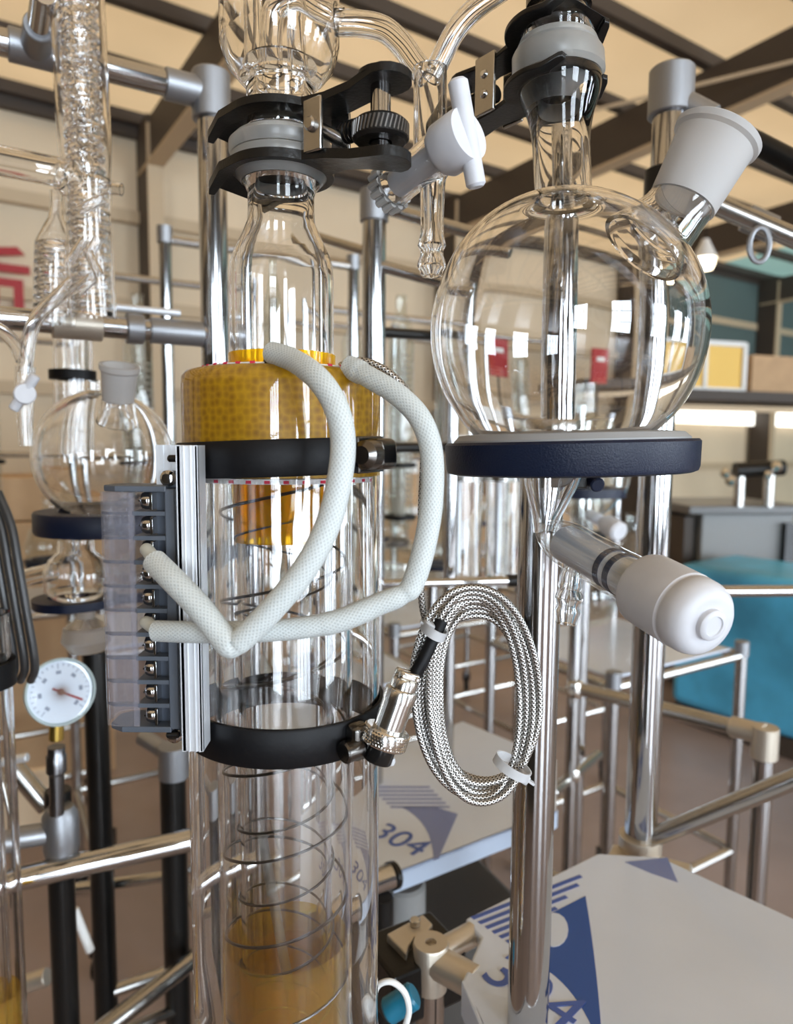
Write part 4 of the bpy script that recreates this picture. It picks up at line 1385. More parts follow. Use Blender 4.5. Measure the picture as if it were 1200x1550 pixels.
# ------------------------------------------------------------------ low frame at the lower left
lf2 = thing('equipment_frame', 'dark tube frame with valve fittings in the lower left corner', 'frame', (W(150, 1300, 1.0).x, 1.0, 0))
for (px, Y, pt, w, m) in ((263, 0.97, 1130, 20, M_BLACKM), (147, 1.05, 985, 18, M_BLACKM), (92, 0.82, 1195, 20, M_BLACKM)):
    p = W(px, pt + 120, Y)
    rod(lf2, 'post', (p.x, Y, 0), (p.x, Y, W(px, pt, Y).z), S(w, Y), m)
p = W(263, 1140, 0.97)
rod(lf2, 'post_cap', p - Vector((0, 0, 0.035)), p + Vector((0, 0, 0.012)), S(24, 0.97), M_CAST)
rod(lf2, 'cap_arm', p + Vector((0, 0, -0.005)), W(215, 1115, 1.0), S(13, 0.97), M_CAST)
for (a, b, w) in (((110, 1345, 1.08), (262, 1325, 1.08), 9), ((140, 1570, 0.80), (300, 1447, 0.95), 15), ((170, 1500, 1.05), (262, 1468, 1.1), 10), ((190, 1560, 0.9), (275, 1525, 0.97), 9)):
    rod(lf2, 'brace_bar', W(*a), W(*b), S(w, (a[2] + b[2]) / 2), M_BRUSH)
rod(lf2, 'white_rod', W(112, 1376, 0.95), W(137, 1440, 0.95), S(7, 0.95), M_WHITE)
# valve fittings
p = W(92, 1258, 0.80)
MB().lathe([(0, -0.03), (S(24, .8), -0.03), (S(27, .8), -0.02), (S(27, .8), 0.02), (S(20, .8), 0.03), (0, 0.03)], Matrix.Translation(p), 28).build('pipe_tee', M_CAST, lf2)
rod(lf2, 'pipe_stub', p, W(28, 1268, 0.78), S(17, 0.8), M_CAST)
rod(lf2, 'pipe_stub', W(20, 1160, 0.86), W(72, 1222, 0.86), S(15, 0.86), M_BRUSH)
rod(lf2, 'lever', W(8, 1152, 0.84), W(42, 1146, 0.84), S(7, 0.84), M_ALU)
rod(lf2, 'pipe_stub', W(30, 1492, 0.9), W(72, 1478, 0.9), S(14, 0.9), M_CASTW)

# ------------------------------------------------------------------ pressure gauge
YG = 0.74
gg = thing('pressure_gauge', 'round white dial pressure gauge with a red needle at the left', 'gauge', W(88, 1230, YG))
gc = W(91, 1047, YG)
gdir = (EYE + Vector((0.30, 0, -0.05)) - gc).normalized()
Mg = axisM(gc, gc + gdir)
rgu = S(52, YG)
MB().lathe([(0, -0.030), (rgu * 0.72, -0.030), (rgu * 0.80, -0.022), (rgu * 0.98, -0.006), (rgu, -0.002), (rgu, 0.004), (rgu * 0.95, 0.005), (rgu * 0.92, 0.001), (0, 0.001)], Mg, 48).build('case', M_GAUGEB, gg)
dial = MB().lathe([(0, 0.0014), (rgu * 0.91, 0.0014), (rgu * 0.91, 0.0008), (0, 0.0008)], Mg, 48).build('dial', M_GAUGEF, gg)
upg = Mg.to_3x3().inverted() @ Vector((0, 0, 1))
a_up = math.atan2(upg.y, upg.x)
mb = MB()
for k in range(25):
    a = a_up - R(135) + R(270) * k / 24
    L = 0.16 if k % 4 == 0 else 0.08
    mb.box((rgu * L, rgu * 0.022, 0.0004), Mg @ Matrix.Rotation(a, 4, 'Z') @ Matrix.Translation((rgu * (0.84 - L / 2), 0, 0.0017)))
for k in range(7):
    a = a_up - R(135) + R(270) * k / 6
    mb.box((rgu * 0.10, rgu * 0.14, 0.0004), Mg @ Matrix.Rotation(a, 4, 'Z') @ Matrix.Translation((rgu * 0.58, 0, 0.0017)))
mb.build('scale_marks', mat('grey blue print', (0.30, 0.34, 0.45), 0.5), dial, smooth=False, kind='stuff')
MB().box((rgu * 0.95, rgu * 0.06, 0.0008), Mg @ Matrix.Rotation(a_up - R(122), 4, 'Z') @ Matrix.Translation((rgu * 0.22, 0, 0.0026))).build('needle', M_REDP, gg, smooth=False)
rod(gg, 'hub', Mg @ Vector((0, 0, 0.001)), Mg @ Vector((0, 0, 0.0045)), rgu * 0.09, M_REDP, 16)
MB().lathe([(rgu * 0.90, 0.0050), (rgu * 0.90, 0.0062), (0, 0.0062), (0, 0.0050)], Mg, 48).build('lens', M_THIN, gg)
rod(gg, 'brass_nipple', W(85, 1120, YG), W(86, 1092, YG), S(11, YG), M_BRASS)
MB().lathe([(0, 0), (S(11, YG), 0), (S(11, YG), 0.045), (S(15, YG), 0.048), (S(15, YG), 0.066), (S(13, YG), 0.068), (S(13, YG), 0.076), (0, 0.076)], axisM(W(86, 1232, YG), W(85, 1118, YG)), 28).build('stem', mat('dark steel pipe', (0.2, 0.2, 0.21), 0.25, 1.0), gg)

# ------------------------------------------------------------------ coil condenser at the upper left
YCN = 0.70
cA, cB = W(131, 272, YCN), W(112, -90, YCN)
cz = (cB - cA).normalized()
con2 = thing('coil_condenser', 'tall glass condenser with a spiral coil inside at the upper left', 'condenser', cA)
Lc = (cB - cA).length
Rc = S(37, YCN)
MB().hollow([cA + cz * Lc * k / 6 for k in range(7)], [Rc * 0.9, Rc, Rc, Rc, Rc, Rc, Rc], 0.0022, 40).build('jacket', M_GLASS, con2)
Mc = axisM(cA, cB)
hp_ = []
for k in range(int(20 * 28)):
    t = k / 28
    hp_.append(Mc @ Vector((S(22, YCN) * math.cos(2 * PI * t), S(22, YCN) * math.sin(2 * PI * t), 0.004 + t * 0.0118)))
MB().sweep(hp_, S(6.0, YCN), 8).build('coil', M_GLASS, con2)
MB().hollow([cA + cz * 0.002, cA + cz * Lc * 0.5, cB], S(10, YCN), 0.0015, 20).build('inner_tube', M_GLASS, con2)
MB().hollow(cr([W(108, 275, YCN - 0.02), W(92, 262, YCN - 0.03), W(60, 255, YCN - 0.04), W(-40, 235, YCN - 0.06)], 5), [S(q, YCN) for q in [24] * 5 + [20] * 11], 0.002, 24).build('side_arm', M_GLASS, con2)
MB().hollow([W(160, 285, YCN), W(172, 285, YCN), W(184, 287, YCN)], S(9, YCN), 0.0015, 16).build('hose_nipple', M_GLASS, con2)
# head below the condenser
hd = thing('distillation_head', 'cluttered glass head with a fine coil and stopcock tubes under the left condenser', 'still head', W(135, 480, 0.72))
hA_, hB_ = W(140, 480, 0.72), W(132, 276, 0.71)
MB().hollow([hA_ + (hB_ - hA_) * k / 8 for k in range(9)], [S(q, 0.72) for q in (34, 34, 33, 33, 32, 31, 30, 32, 34)], 0.002, 32).build('body', M_GLASS, hd)
h2A, h2B = W(82, 490, 0.74), W(86, 290, 0.74)
MB().hollow([h2A + (h2B - h2A) * k / 10 for k in range(11)], [S(q, 0.74) for q in (29, 29, 29, 29, 29, 29, 28, 20, 11, 9, 9)], 0.0018, 28).build('coil_chamber', M_GLASS, hd)
Mh2 = axisM(h2A, h2B)
hp_ = [Mh2 @ Vector((S(23, 0.74) * math.cos(2 * PI * k / 24), S(23, 0.74) * math.sin(2 * PI * k / 24), 0.004 + 0.0085 * k / 24)) for k in range(24 * 9)]
MB().sweep(hp_, S(4.5, 0.74), 8).build('coil', M_GLASS, hd)
Mh1 = axisM(hA_, hB_)
hp_ = [Mh1 @ Vector((S(24, 0.72) * math.cos(2 * PI * k / 24), S(24, 0.72) * math.sin(2 * PI * k / 24), 0.004 + 0.0085 * k / 24)) for k in range(24 * 14)]
MB().sweep(hp_, S(4.2, 0.72), 8).build('coil', M_GLASS, hd)
for (a, b, w) in (((103, 398, .68), (128, 362, .68), 7), ((135, 385, .69), (150, 360, .69), 8), ((132, 380, .68), (150, 415, .68), 7), ((118, 440, .68), (140, 420, .68), 9), ((120, 318, .68), (158, 300, .68), 8)):
    A, Bq = W(*a), W(*b)
    MB().hollow([A, (A + Bq) / 2, Bq], S(w, 0.69), 0.0014, 14).build('stub_tube', M_GLASS, hd)
MB().hollow(cr([W(112, 425, .67), W(88, 448, .67), W(58, 478, .67), W(46, 505, .67), W(40, 545, .67), W(38, 565, .67)], 6), S(10, .67), 0.0014, 18).build('drain_arm', M_GLASS, hd)
MB().hollow(cr([W(-40, 480, .67), W(0, 500, .67), W(22, 520, .67), W(34, 545, .67)], 6), S(10, .67), 0.0014, 18).build('vent_arm', M_GLASS, hd)
st = MB().hollow([W(38, 555, .67), W(37, 600, .67), W(38, 640, .67), W(40, 675, .67)], [S(14, .67), S(13, .67), S(11, .67), S(10, .67)], 0.0016, 18).build('stopcock', M_GLASS, hd)
rod(st, 'key_hub', W(36, 598, .66), W(38, 596, .635), S(15, .66), M_PTFE)
rodmb(W(20, 620, .64), W(54, 568, .64), S(8, .64), 16, None, 0.001).build('key_handle', M_PTFE, st)

# column standing behind the left flask
gc2 = thing('glass_column', 'slim clear glass column rising behind the left flask', 'column', (W(112, 600, 0.95).x, 0.95, W(112, 680, 0.95).z))
A, Bq = W(112, 690, 0.95), W(110, 505, 0.95)
MB().hollow([A + (Bq - A) * k / 4 for k in range(5)], S(27, 0.95), 0.002, 28).build('tube', M_GLASS, gc2)
MB().hollow([A + (Bq - A) * k / 4 for k in range(5)], S(11, 0.95), 0.0016, 20).build('inner_tube', M_GLASS, gc2)
MB().lathe([(S(28, .95), -0.006), (S(33, .95), -0.006), (S(33, .95), 0.006), (S(28, .95), 0.006)], Matrix.Translation(W(110, 568, 0.95)), 32, closed=True).build('clamp_band', M_BLACKR, gc2)

# ------------------------------------------------------------------ left flask in its ring
YLF = 0.74
lc = W(158, 692, YLF)
Rl = S(101, YLF)
lfk = thing('round_flask', 'blurred round glass flask with short frosted neck behind the terminal block', 'flask', W(158, 790, YLF))
a0, a1 = R(14), R(165)
op = [(Rl * math.sin(a0), Rl * 1.12)] + [(Rl * math.sin(a0 + (a1 - a0) * k / 32), Rl * math.cos(a0 + (a1 - a0) * k / 32)) for k in range(33)]
op += [(Rl * 0.24, -Rl * 1.02), (Rl * 0.2, -Rl * 1.15)]
ip = [(max(r - 0.0022, 0.002), z + (0.0 if i in (0, len(op) - 1) else -0.0022 * z / Rl)) for i, (r, z) in enumerate(op)]
MB().lathe(op + ip[::-1], Matrix.Translation(lc), 56, closed=True).build('body', M_GLASS, lfk, angle=50)
nA_, nB_ = W(179, 622, YLF - 0.05), W(181, 553, YLF - 0.062)
MB().hollow([W(178, 640, YLF - 0.046), W(179, 622, YLF - 0.05), W(179, 606, YLF - 0.053)], [S(30, .7), S(25, .7), S(23, .7)], 0.002, 28).build('side_neck', M_GLASS, lfk)
LJ = (W(181, 553, YLF - .062) - W(179, 606, YLF - .053)).length
MB().lathe([(S(22, .7), 0), (S(25, .7), LJ * 0.8), (S(28, .7), LJ * 0.86), (S(28, .7), LJ), (S(24, .7), LJ), (S(19, .7), 0)], axisM(W(179, 606, YLF - .053), W(181, 553, YLF - .062)), 32, closed=True).build('ground_joint', M_FROSTW, lfk)
lrg = thing('support_ring', 'navy support ring under the blurred left flask', 'ring', W(164, 787, YLF))
MB().lathe([(S(70, YLF), -0.011), (S(102, YLF), -0.011), (S(104, YLF), -0.008), (S(104, YLF), 0.009), (S(102, YLF), 0.011), (S(70, YLF), 0.011)], Matrix.Translation(W(164, 788, YLF)), 64, closed=True).build('band', M_NAVY, lrg)
rod(lrg, 'arm', W(200, 788, YLF + 0.06), (LX, YL, W(200, 788, YLF + .06).z), 0.008, M_NAVY)
ladp = thing('glass_adapter', 'clear cone-shaped glass adapter with side arm below the left flask', 'adapter', W(118, 900, YLF))
aa = W(118, 905, YLF)
g = lambda q: S(q, YLF)
prf = [(g(26), g(90)), (g(27), g(72)), (g(40), g(60)), (g(48), g(44)), (g(48), g(14)), (g(34), 0)]
MB().lathe(prf + [(r - 0.002, z) for r, z in prf[::-1]], Matrix.Translation(aa), 40, closed=True).build('body', M_GLASS, ladp, angle=50)
MB().hollow([W(82, 865, YLF), W(50, 872, YLF), W(-20, 892, YLF)], g(14), 0.0018, 20).build('side_arm', M_GLASS, ladp)
lr2 = thing('support_ring', 'second navy ring below the left glass adapter', 'ring', W(110, 908, YLF + 0.05))
MB().lathe([(g(40), -0.005), (g(62), -0.005), (g(63), 0.004), (g(40), 0.005)], Matrix.Translation(W(114, 909, YLF + 0.02)), 48, closed=True).build('band', M_NAVY, lr2)
rod(lr2, 'arm', W(150, 909, YLF + 0.07), (LX, YL, W(150, 909, YLF + .07).z), 0.006, M_NAVY)
lw = thing('glass_receiver', 'small cloudy glass receiver hanging under the second left ring', 'receiver', W(135, 985, YLF + 0.02))
prf = [(g(12), g(70)), (g(14), g(52)), (g(34), g(38)), (g(38), g(18)), (g(26), 0), (0.001, -g(3))]
MB().lathe(prf + [(max(r - 0.002, 0.0005), z + 0.002) for r, z in prf[::-1]], Matrix.Translation(W(132, 985, YLF + 0.02)), 36, closed=True).build('body', M_FROST, lw)

# bundle of dark cables at the left edge
for i, (dx, lab) in enumerate(((0, 'outermost dark cable of the bundle at the left edge'), (14, 'middle dark cable of the bundle at the left edge'), (28, 'inner dark cable of the bundle at the left edge'))):
    c = MB().sweep(pathpx([(-34 + dx * 1.1, 745, 0.66), (-14 + dx * 1.1, 795, 0.655), (-2 + dx * 1.1, 860, 0.65), (10 + dx * 1.1, 930, 0.65), (22 + dx * 1.1, 1005, 0.655), (16 + dx * 1.1, 1030, 0.67)], 8), S(6.5, 0.65), 10).build('dark_cable', mat('dark grey cable', (0.07, 0.07, 0.07), 0.4, 0.5) if i == 0 else bpy.data.materials['dark grey cable'])
    tag(c, lab, 'cable', 'cable bundle at the left edge')
# glass column at the left edge
lgc = thing('glass_column', 'clear glass column with amber foot cut off by the left edge', 'column', (W(-18, 1300, 0.60).x, 0.60, W(-18, 1650, 0.60).z))
ax_, zt_, zb_ = W(-20, 1300, 0.60).x, W(-18, 930, 0.60).z, W(-18, 1680, 0.60).z
for nm, rr_ in (('outer_jacket', 46), ('inner_tube', 26)):
    MB().hollow([Vector((ax_, 0.60, zb_ + (zt_ - zb_) * k / 4)) for k in range(5)], S(rr_, 0.62), 0.003, 40).build(nm, M_GLASS, lgc)
MB().hollow([Vector((ax_, 0.60, zb_)), Vector((ax_, 0.60, W(0, 1500, .6).z))], S(38, .62), 0.0006, 36).build('amber_film', M_AMBERL, lgc)
MB().lathe([(S(46.5, .62), -0.011), (S(52, .62), -0.011), (S(52, .62), 0.011), (S(46.5, .62), 0.011)], Matrix.Translation((ax_, 0.60, W(0, 1020, 0.6).z)), 40, closed=True).build('clamp_band', M_BLACKR, lgc)

# ================================================================== MIDDLE GROUND
T2Z = EYE.z - 0.52
mf = thing('equipment_frame', 'steel tube frame behind the column with its capped post between both glass vessels', 'frame', (W(565, 700, 1.06).x, 1.06, 0))
YM = 1.06
MX = W(566, 400, YM).x
rod(mf, 'post', (MX, YM, 0), (MX, YM, W(566, 300, YM).z), S(17.5, YM), M_CHROME)
rod(mf, 'post_cap', (MX, YM, W(566, 336, YM).z), (MX, YM, W(566, 288, YM).z), S(21, YM), M_CAST)
for (a, b, w, m) in (((566, 310, YM), (760, 366, 0.98), 9, M_BRUSH), ((566, 400, YM), (690, 432, 1.02), 9, M_CHROME), ((566, 384, YM), (460, 352, 1.15), 7, M_BRUSH), ((566, 884, YM), (782, 879, 1.10), 7, M_CHROME), ((566, 502, YM), (690, 510, 1.2), 8, M_BLACKM), ((566, 678, YM), (690, 676, 1.2), 8, M_BLACKM)):
    rod(mf, 'cross_bar', W(*a), W(*b), S(w, YM), m)
rod(mf, 'bar_end_cap', W(768, 879, 1.10), W(792, 878, 1.10), S(10, 1.1), M_BLACKM)
x2 = W(686, 430, 1.02)
rod(mf, 'post', (x2.x + 0.01, 1.14, 0), (x2.x + 0.01, 1.14, W(640, 415, 1.14).z), S(10, 1.14), M_CHROME)
# second tray with film and print
tray2 = thing('steel_tray', 'film-covered steel tray with blue print seen between column and post', 'tray', WZ(690, 1240, T2Z))
ol = [WZ(480, 1180, T2Z), WZ(700, 1092, T2Z), WZ(842, 1150, T2Z), WZ(842, 1228, T2Z), WZ(596, 1322, T2Z), WZ(470, 1340, T2Z)]
MB().prism([(p.x, p.y) for p in ol], T2Z - 0.004, T2Z).build('tray_top', M_FILM, tray2, smooth=False)
e0, e1_ = WZ(596, 1322, T2Z), WZ(842, 1228, T2Z)
dn = Vector((0, 0, -0.026))
bk = Vector((0.003, 0.004, 0))
MB().add([e0, e1_, e1_ + dn, e0 + dn, e0 + bk, e1_ + bk, e1_ + bk + dn, e0 + bk + dn], [(0, 1, 2, 3), (4, 5, 6, 7), (0, 1, 5, 4), (1, 2, 6, 5), (2, 3, 7, 6), (3, 0, 4, 7)]).build('front_edge', M_SHEET, tray2, smooth=False)
print_poly('printed_wedge', arc((608, 1222), (655, 1245), (656, 1302)) + [(664, 1299), (693, 1232), (660, 1222)], T2Z, M_BLUEP2, tray2)
for k in range(6):
    a0_ = (560 + k * 6, 1190 + k * 6)
    print_poly('printed_stripe', [a0_, (a0_[0] + 90, a0_[1]), (a0_[0] + 91, a0_[1] + 3), (a0_[0] + 1, a0_[1] + 3)], T2Z, M_BLUEP2, tray2)
text_on(tray2, 'printed_number', '304', T2Z, (556, 1262), (640, 1302), M_BLUEP3, 0.056)
bx_ = thing('frame_leg', 'dark tray leg with a bright tube end just right of the column', 'frame', (W(580, 1400, 0.80).x, 0.80, 0))
rod(bx_, 'tube_end', W(540, 1345, 0.78), W(594, 1325, 0.80), S(19, 0.8), M_CHROME)
rod(bx_, 'collar', W(590, 1327, 0.80), W(598, 1324, 0.805), S(22, 0.8), M_BLACKM)
p = W(580, 1345, 0.80)
rod(bx_, 'post', (p.x, 0.8, 0), (p.x, 0.8, p.z - 0.01), S(17, 0.8), M_BLACKM)
rbx = thing('vacuum_pump', 'dark brown pump housing with a grey round motor under the middle tray edge', 'pump', (W(655, 1380, 0.95).x, 1.0, 0))
zh = W(655, 1370, .95).z - 0.02
MB().box((0.24, 0.20, zh), Matrix.Translation((W(655, 1380, 0.95).x, 1.0, zh / 2)) @ Matrix.Rotation(R(25), 4, 'Z')).build('housing', mat('dark brown enamel', (0.05, 0.045, 0.04), 0.5), rbx, smooth=False, bevel=0.01)
rod(rbx, 'motor', W(612, 1410, 0.88), W(612, 1335, 0.88), S(34, 0.88), M_MACHG, 32, 0.004)

# right low frame on the floor
rf2 = thing('equipment_frame', 'low steel frame with elbow corner behind the right post', 'frame', (W(1165, 1200, 1.0).x, 1.0, 0))
eC = W(1158, 1112, 1.0)
rod(rf2, 'long_bar', W(868, 1040, 1.28), eC, S(12, 1.1), M_BRUSH)
rod(rf2, 'corner_elbow', eC + Vector((0, 0, -0.035)), eC + Vector((0, 0, 0.012)), S(20, 1.0), M_CASTW)
rod(rf2, 'elbow_socket', eC, eC + (W(868, 1040, 1.28) - eC).normalized() * 0.05, S(16, 1.05), M_CASTW)
rod(rf2, 'post', (eC.x, eC.y, 0), (eC.x, eC.y, eC.z - 0.02), S(15, 1.0), M_CHROME)
p = W(868, 1040, 1.28)
rod(rf2, 'post', (p.x, p.y, 0), (p.x, p.y, p.z + 0.5), S(10, 1.28), M_CHROME)
sph = MB().lathe([(0, -0.018), (0.014, -0.014), (0.018, 0), (0.014, 0.014), (0, 0.018)], Matrix.Translation(p + Vector((0, -0.01, 0))), 20).build('tee_joint', M_NICKEL, rf2)
p2 = W(868, 1172, 1.28)
MB().lathe([(0, -0.014), (0.011, -0.011), (0.014, 0), (0.011, 0.011), (0, 0.014)], Matrix.Translation(p2), 20).build('tee_joint', M_NICKEL, rf2)
rod(rf2, 'brace_bar', W(835, 1200, 1.22), W(905, 1142, 1.42), S(9, 1.3), M_BRUSH)
rod(rf2, 'upper_bar', W(1080, 895, 1.15), W(1290, 894, 1.15), S(9, 1.15), M_CHROME)
p3 = W(1280, 894, 1.15)
rod(rf2, 'post', (p3.x, p3.y, 0), (p3.x, p3.y, p3.z + 0.1), S(14, 1.15), M_CHROME)


# ------------------------------------------------------------------ far rigs standing in rows
def caster(parent, p):
    c = MB().lathe([(0.008, -0.012), (0.036, -0.012), (0.040, -0.006), (0.040, 0.006), (0.036, 0.012), (0.008, 0.012)], Matrix.Translation((p.x, p.y, 0.04)) @ Matrix.Rotation(R(90), 4, 'Y') @ Matrix.Rotation(0, 4, 'Z'), 18, closed=True).build('caster', M_BLACKR, parent)
    MB().box((0.045, 0.03, 0.05), Matrix.Translation((p.x, p.y, 0.095))).build('fork', M_BLACKM, c, smooth=False)


def far_rig(px, Y, rot, top, label_f, label_c, gtop, cw=0.045, shelf=True):
    """wheeled tube frame with a glass column standing in it"""
    base = W(px, 900, Y)
    f = thing('wheeled_frame', label_f, 'frame', (base.x, Y, 0), 'wheeled frames in the hall')
    w_, d_ = 0.52, 0.46
    co, si = math.cos(rot), math.sin(rot)

    def loc(x, y, z):
        return Vector((base.x + x * co - y * si, Y + x * si + y * co, z))
    cs = [(-w_ / 2, -d_ / 2), (w_ / 2, -d_ / 2), (w_ / 2, d_ / 2), (-w_ / 2, d_ / 2)]
    for (x, y) in cs:
        p = loc(x, y, 0)
        caster(f, p)
        hgt = top if y > 0 else 0.95
        rod(f, 'post', loc(x, y, 0.10), loc(x, y, hgt), 0.0155, M_CHROME, 14, 0)
        rod(f, 'post_cap', loc(x, y, hgt - 0.03), loc(x, y, hgt + 0.01), 0.019, M_CAST, 14, 0)
    for i in range(4):
        a, b = cs[i], cs[(i + 1) % 4]
        for z in ((0.35, 0.92) if i != 2 else (0.35, 0.92, 1.45, top - 0.02)):
            rod(f, 'cross_bar', loc(*a, z), loc(*b, z), 0.012, M_BRUSH, 10, 0)
    if shelf:
        MB().box((w_ - 0.04, d_ - 0.04, 0.006), Matrix.Translation(loc(0, 0, 0.935)) @ Matrix.Rotation(rot, 4, 'Z')).build('tray_plate', M_FILM, f, smooth=False)
    # glass column with flask
    g_ = thing('glass_still', label_c, 'still', loc(0, 0.03, 0.97), 'glass stills in the hall')
    o = loc(-0.06, 0.06, 0)
    pr = [(0.02, 0.98), (0.075, 1.0), (0.10, 1.06), (0.085, 1.13), (0.03, 1.17), (cw * 0.6, 1.20), (cw, 1.23), (cw, gtop - 0.12), (cw * 0.4, gtop - 0.06), (cw * 0.4, gtop)]
    MB().lathe(pr + [(r * 0.93, z) for r, z in pr[::-1]], Matrix.Translation((o.x, o.y, 0)), 28, closed=True).build('vessel', M_THIN, g_, angle=50)
    MB().lathe([(cw * 0.45, 1.22), (cw * 0.45, gtop - 0.1), (cw * 0.38, gtop - 0.1), (cw * 0.38, 1.22)], Matrix.Translation((o.x, o.y, 0)), 20, closed=True).build('inner_tube', M_THINF, g_)
    hx_ = [Vector((o.x + cw * 0.7 * math.cos(2 * PI * k / 14), o.y + cw * 0.7 * math.sin(2 * PI * k / 14), 1.3 + 0.02 * k / 14)) for k in range(int(14 * (gtop - 1.5) / 0.02))]
    if len(hx_) > 4:
        MB().sweep(hx_, 0.004, 6).build('coil', M_THINF, g_)
    for z in (1.24, 1.42):
        MB().lathe([(cw * 1.02, z), (cw * 1.25, z), (cw * 1.25, z + 0.015), (cw * 1.02, z + 0.015)], Matrix.Translation((o.x, o.y, 0)), 24, closed=True).build('clamp_ring', M_BLACKR, g_)
    o2 = loc(0.13, 0.05, 0)
    pr = [(0.0, 1.02), (0.05, 1.03), (0.085, 1.08), (0.09, 1.12), (0.07, 1.18), (0.025, 1.215), (0.022, 1.29), (0.026, 1.30)]
    MB().lathe(pr + [(r * 0.94, z) for r, z in pr[::-1]], Matrix.Translation((o2.x, o2.y, 0)), 28).build('flask', M_THIN, g_, angle=50)
    MB().lathe([(0.065, 1.045), (0.09, 1.045), (0.09, 1.07), (0.065, 1.07)], Matrix.Translation((o2.x, o2.y, 0)), 28, closed=True).build('ring', M_NAVY, g_)
    return f


far_rig(455, 1.75, R(30), 2.02, 'wheeled steel frame right behind the column neck', 'glass still right behind the column neck', 1.95)
far_rig(640, 2.45, R(32), 1.98, 'wheeled steel frame between column and big flask', 'glass still between column and big flask', 2.0)
far_rig(800, 3.1, R(32), 2.0, 'wheeled steel frame seen through the big flask', 'glass still seen through the big flask', 1.95)
far_rig(255, 2.2, R(30), 2.05, 'wheeled steel frame behind the left post', 'glass still behind the left post', 1.95)
far_rig(560, 3.1, R(32), 2.05, 'distant wheeled frame behind the capped middle post', 'distant glass still behind the capped middle post', 2.05)
far_rig(930, 2.0, R(32), 1.55, 'wheeled steel frame below the right edge of the navy ring', 'glass still below the right edge of the navy ring', 1.50)
far_rig(690, 3.9, R(32), 2.1, 'most distant wheeled frame above the cable coil', 'most distant glass still above the cable coil', 2.05)
far_rig(20, 2.5, R(30), 1.9, 'wheeled steel frame behind the pressure gauge', 'glass still behind the pressure gauge', 1.8)

# two plain glass cylinders on a stand below the ring
YV = 1.5
for i, (px, lab) in enumerate(((702, 'left clear glass cylinder standing below the navy ring'), (762, 'right clear glass cylinder standing below the navy ring'))):
    gv = thing('glass_cylinder', lab, 'glass vessel', (W(px, 870, YV).x, YV, W(px, 872, YV).z), 'glass cylinders below the ring')
    zb_, zt_ = W(px, 872, YV).z, W(px, 722, YV).z
    MB().lathe([(0.001, 0), (0.034, 0), (0.038, 0.006), (0.038, zt_ - zb_), (0.034, zt_ - zb_), (0.034, 0.006), (0.001, 0.004)], Matrix.Translation((W(px, 800, YV).x, YV, zb_)), 32, closed=True).build('wall', M_GLASS, gv)
    MB().lathe([(0.036, 0), (0.044, 0), (0.044, 0.012), (0.036, 0.012)], Matrix.Translation((W(px, 800, YV).x, YV, zt_ - 0.008)), 32, closed=True).build('rim', M_BRUSH, gv)
    rod(gv, 'centre_tube', (W(px, 800, YV).x - 0.012, YV, zb_ + 0.01), (W(px, 800, YV).x - 0.012, YV, zt_ - 0.004), 0.008, M_ALU)
vs = thing('vessel_stand', 'narrow steel stand carrying two clear glass cylinders', 'stand', (W(732, 900, YV).x, YV, 0))
zb_ = W(702, 872, YV).z
MB().box((0.24, 0.12, 0.01), Matrix.Translation((W(732, 900, YV).x, YV, zb_ - 0.006))).build('plate', M_BRUSH, vs, smooth=False)
for dx in (-0.11, 0.11):
    rod(vs, 'leg', (W(732, 900, YV).x + dx, YV, 0), (W(732, 900, YV).x + dx, YV, zb_ - 0.01), 0.012, M_CHROME, 14, 0)

# small valve behind the big drain: ring, knob
sv = thing('small_still', 'small blurred still with white knob and navy ring right of the main post', 'still', W(905, 900, 1.25))
MB().lathe([(0.05, -0.008), (0.075, -0.008), (0.075, 0.008), (0.05, 0.008)], Matrix.Translation(W(880, 744, 1.25)), 40, closed=True).build('ring', M_NAVY, sv)
o = W(885, 744, 1.25)
pr = [(0.012, -0.09), (0.016, -0.05), (0.045, -0.03), (0.07, 0.0), (0.08, 0.04), (0.06, 0.09), (0.02, 0.12), (0.02, 0.18)]
MB().lathe(pr + [(r - 0.002, z) for r, z in pr[::-1]], Matrix.Translation(o), 32, closed=True).build('flask', M_THIN, sv, angle=50)
rodmb(W(916, 792, 1.22), W(938, 806, 1.18), S(15, 1.2), 24, None, 0.004).build('knob', M_PTFE, sv)
rod(sv, 'barrel', W(890, 778, 1.25), W(918, 793, 1.22), 0.010, M_PTFE2)
rod(sv, 'post', (o.x + 0.05, 1.42, 0), (o.x + 0.05, 1.42, o.z + 0.1), 0.012, M_CHROME)
rod(sv, 'ring_arm', (o.x + 0.05, 1.42, o.z), o + Vector((0, 0.06, 0)), 0.007, M_NAVY)

# ================================================================== FAR THINGS
def crate(name, label, cat, px, Y, py_top, py_bot, wpx, depth, m, rot=34, floor_=False, group=None, lid=None):
    z1 = W(px, py_top, Y).z
    z0 = 0.0 if floor_ else W(px, py_bot, Y).z
    c = W(px, 800, Y)
    o = MB().box((S(wpx, Y), depth, z1 - z0), Matrix.Translation((c.x, Y + depth / 2, (z0 + z1) / 2)) @ Matrix.Rotation(R(rot), 4, 'Z')).build(name, m, None, smooth=False, bevel=0.008)
    tag(o, label, cat, group)
    return o


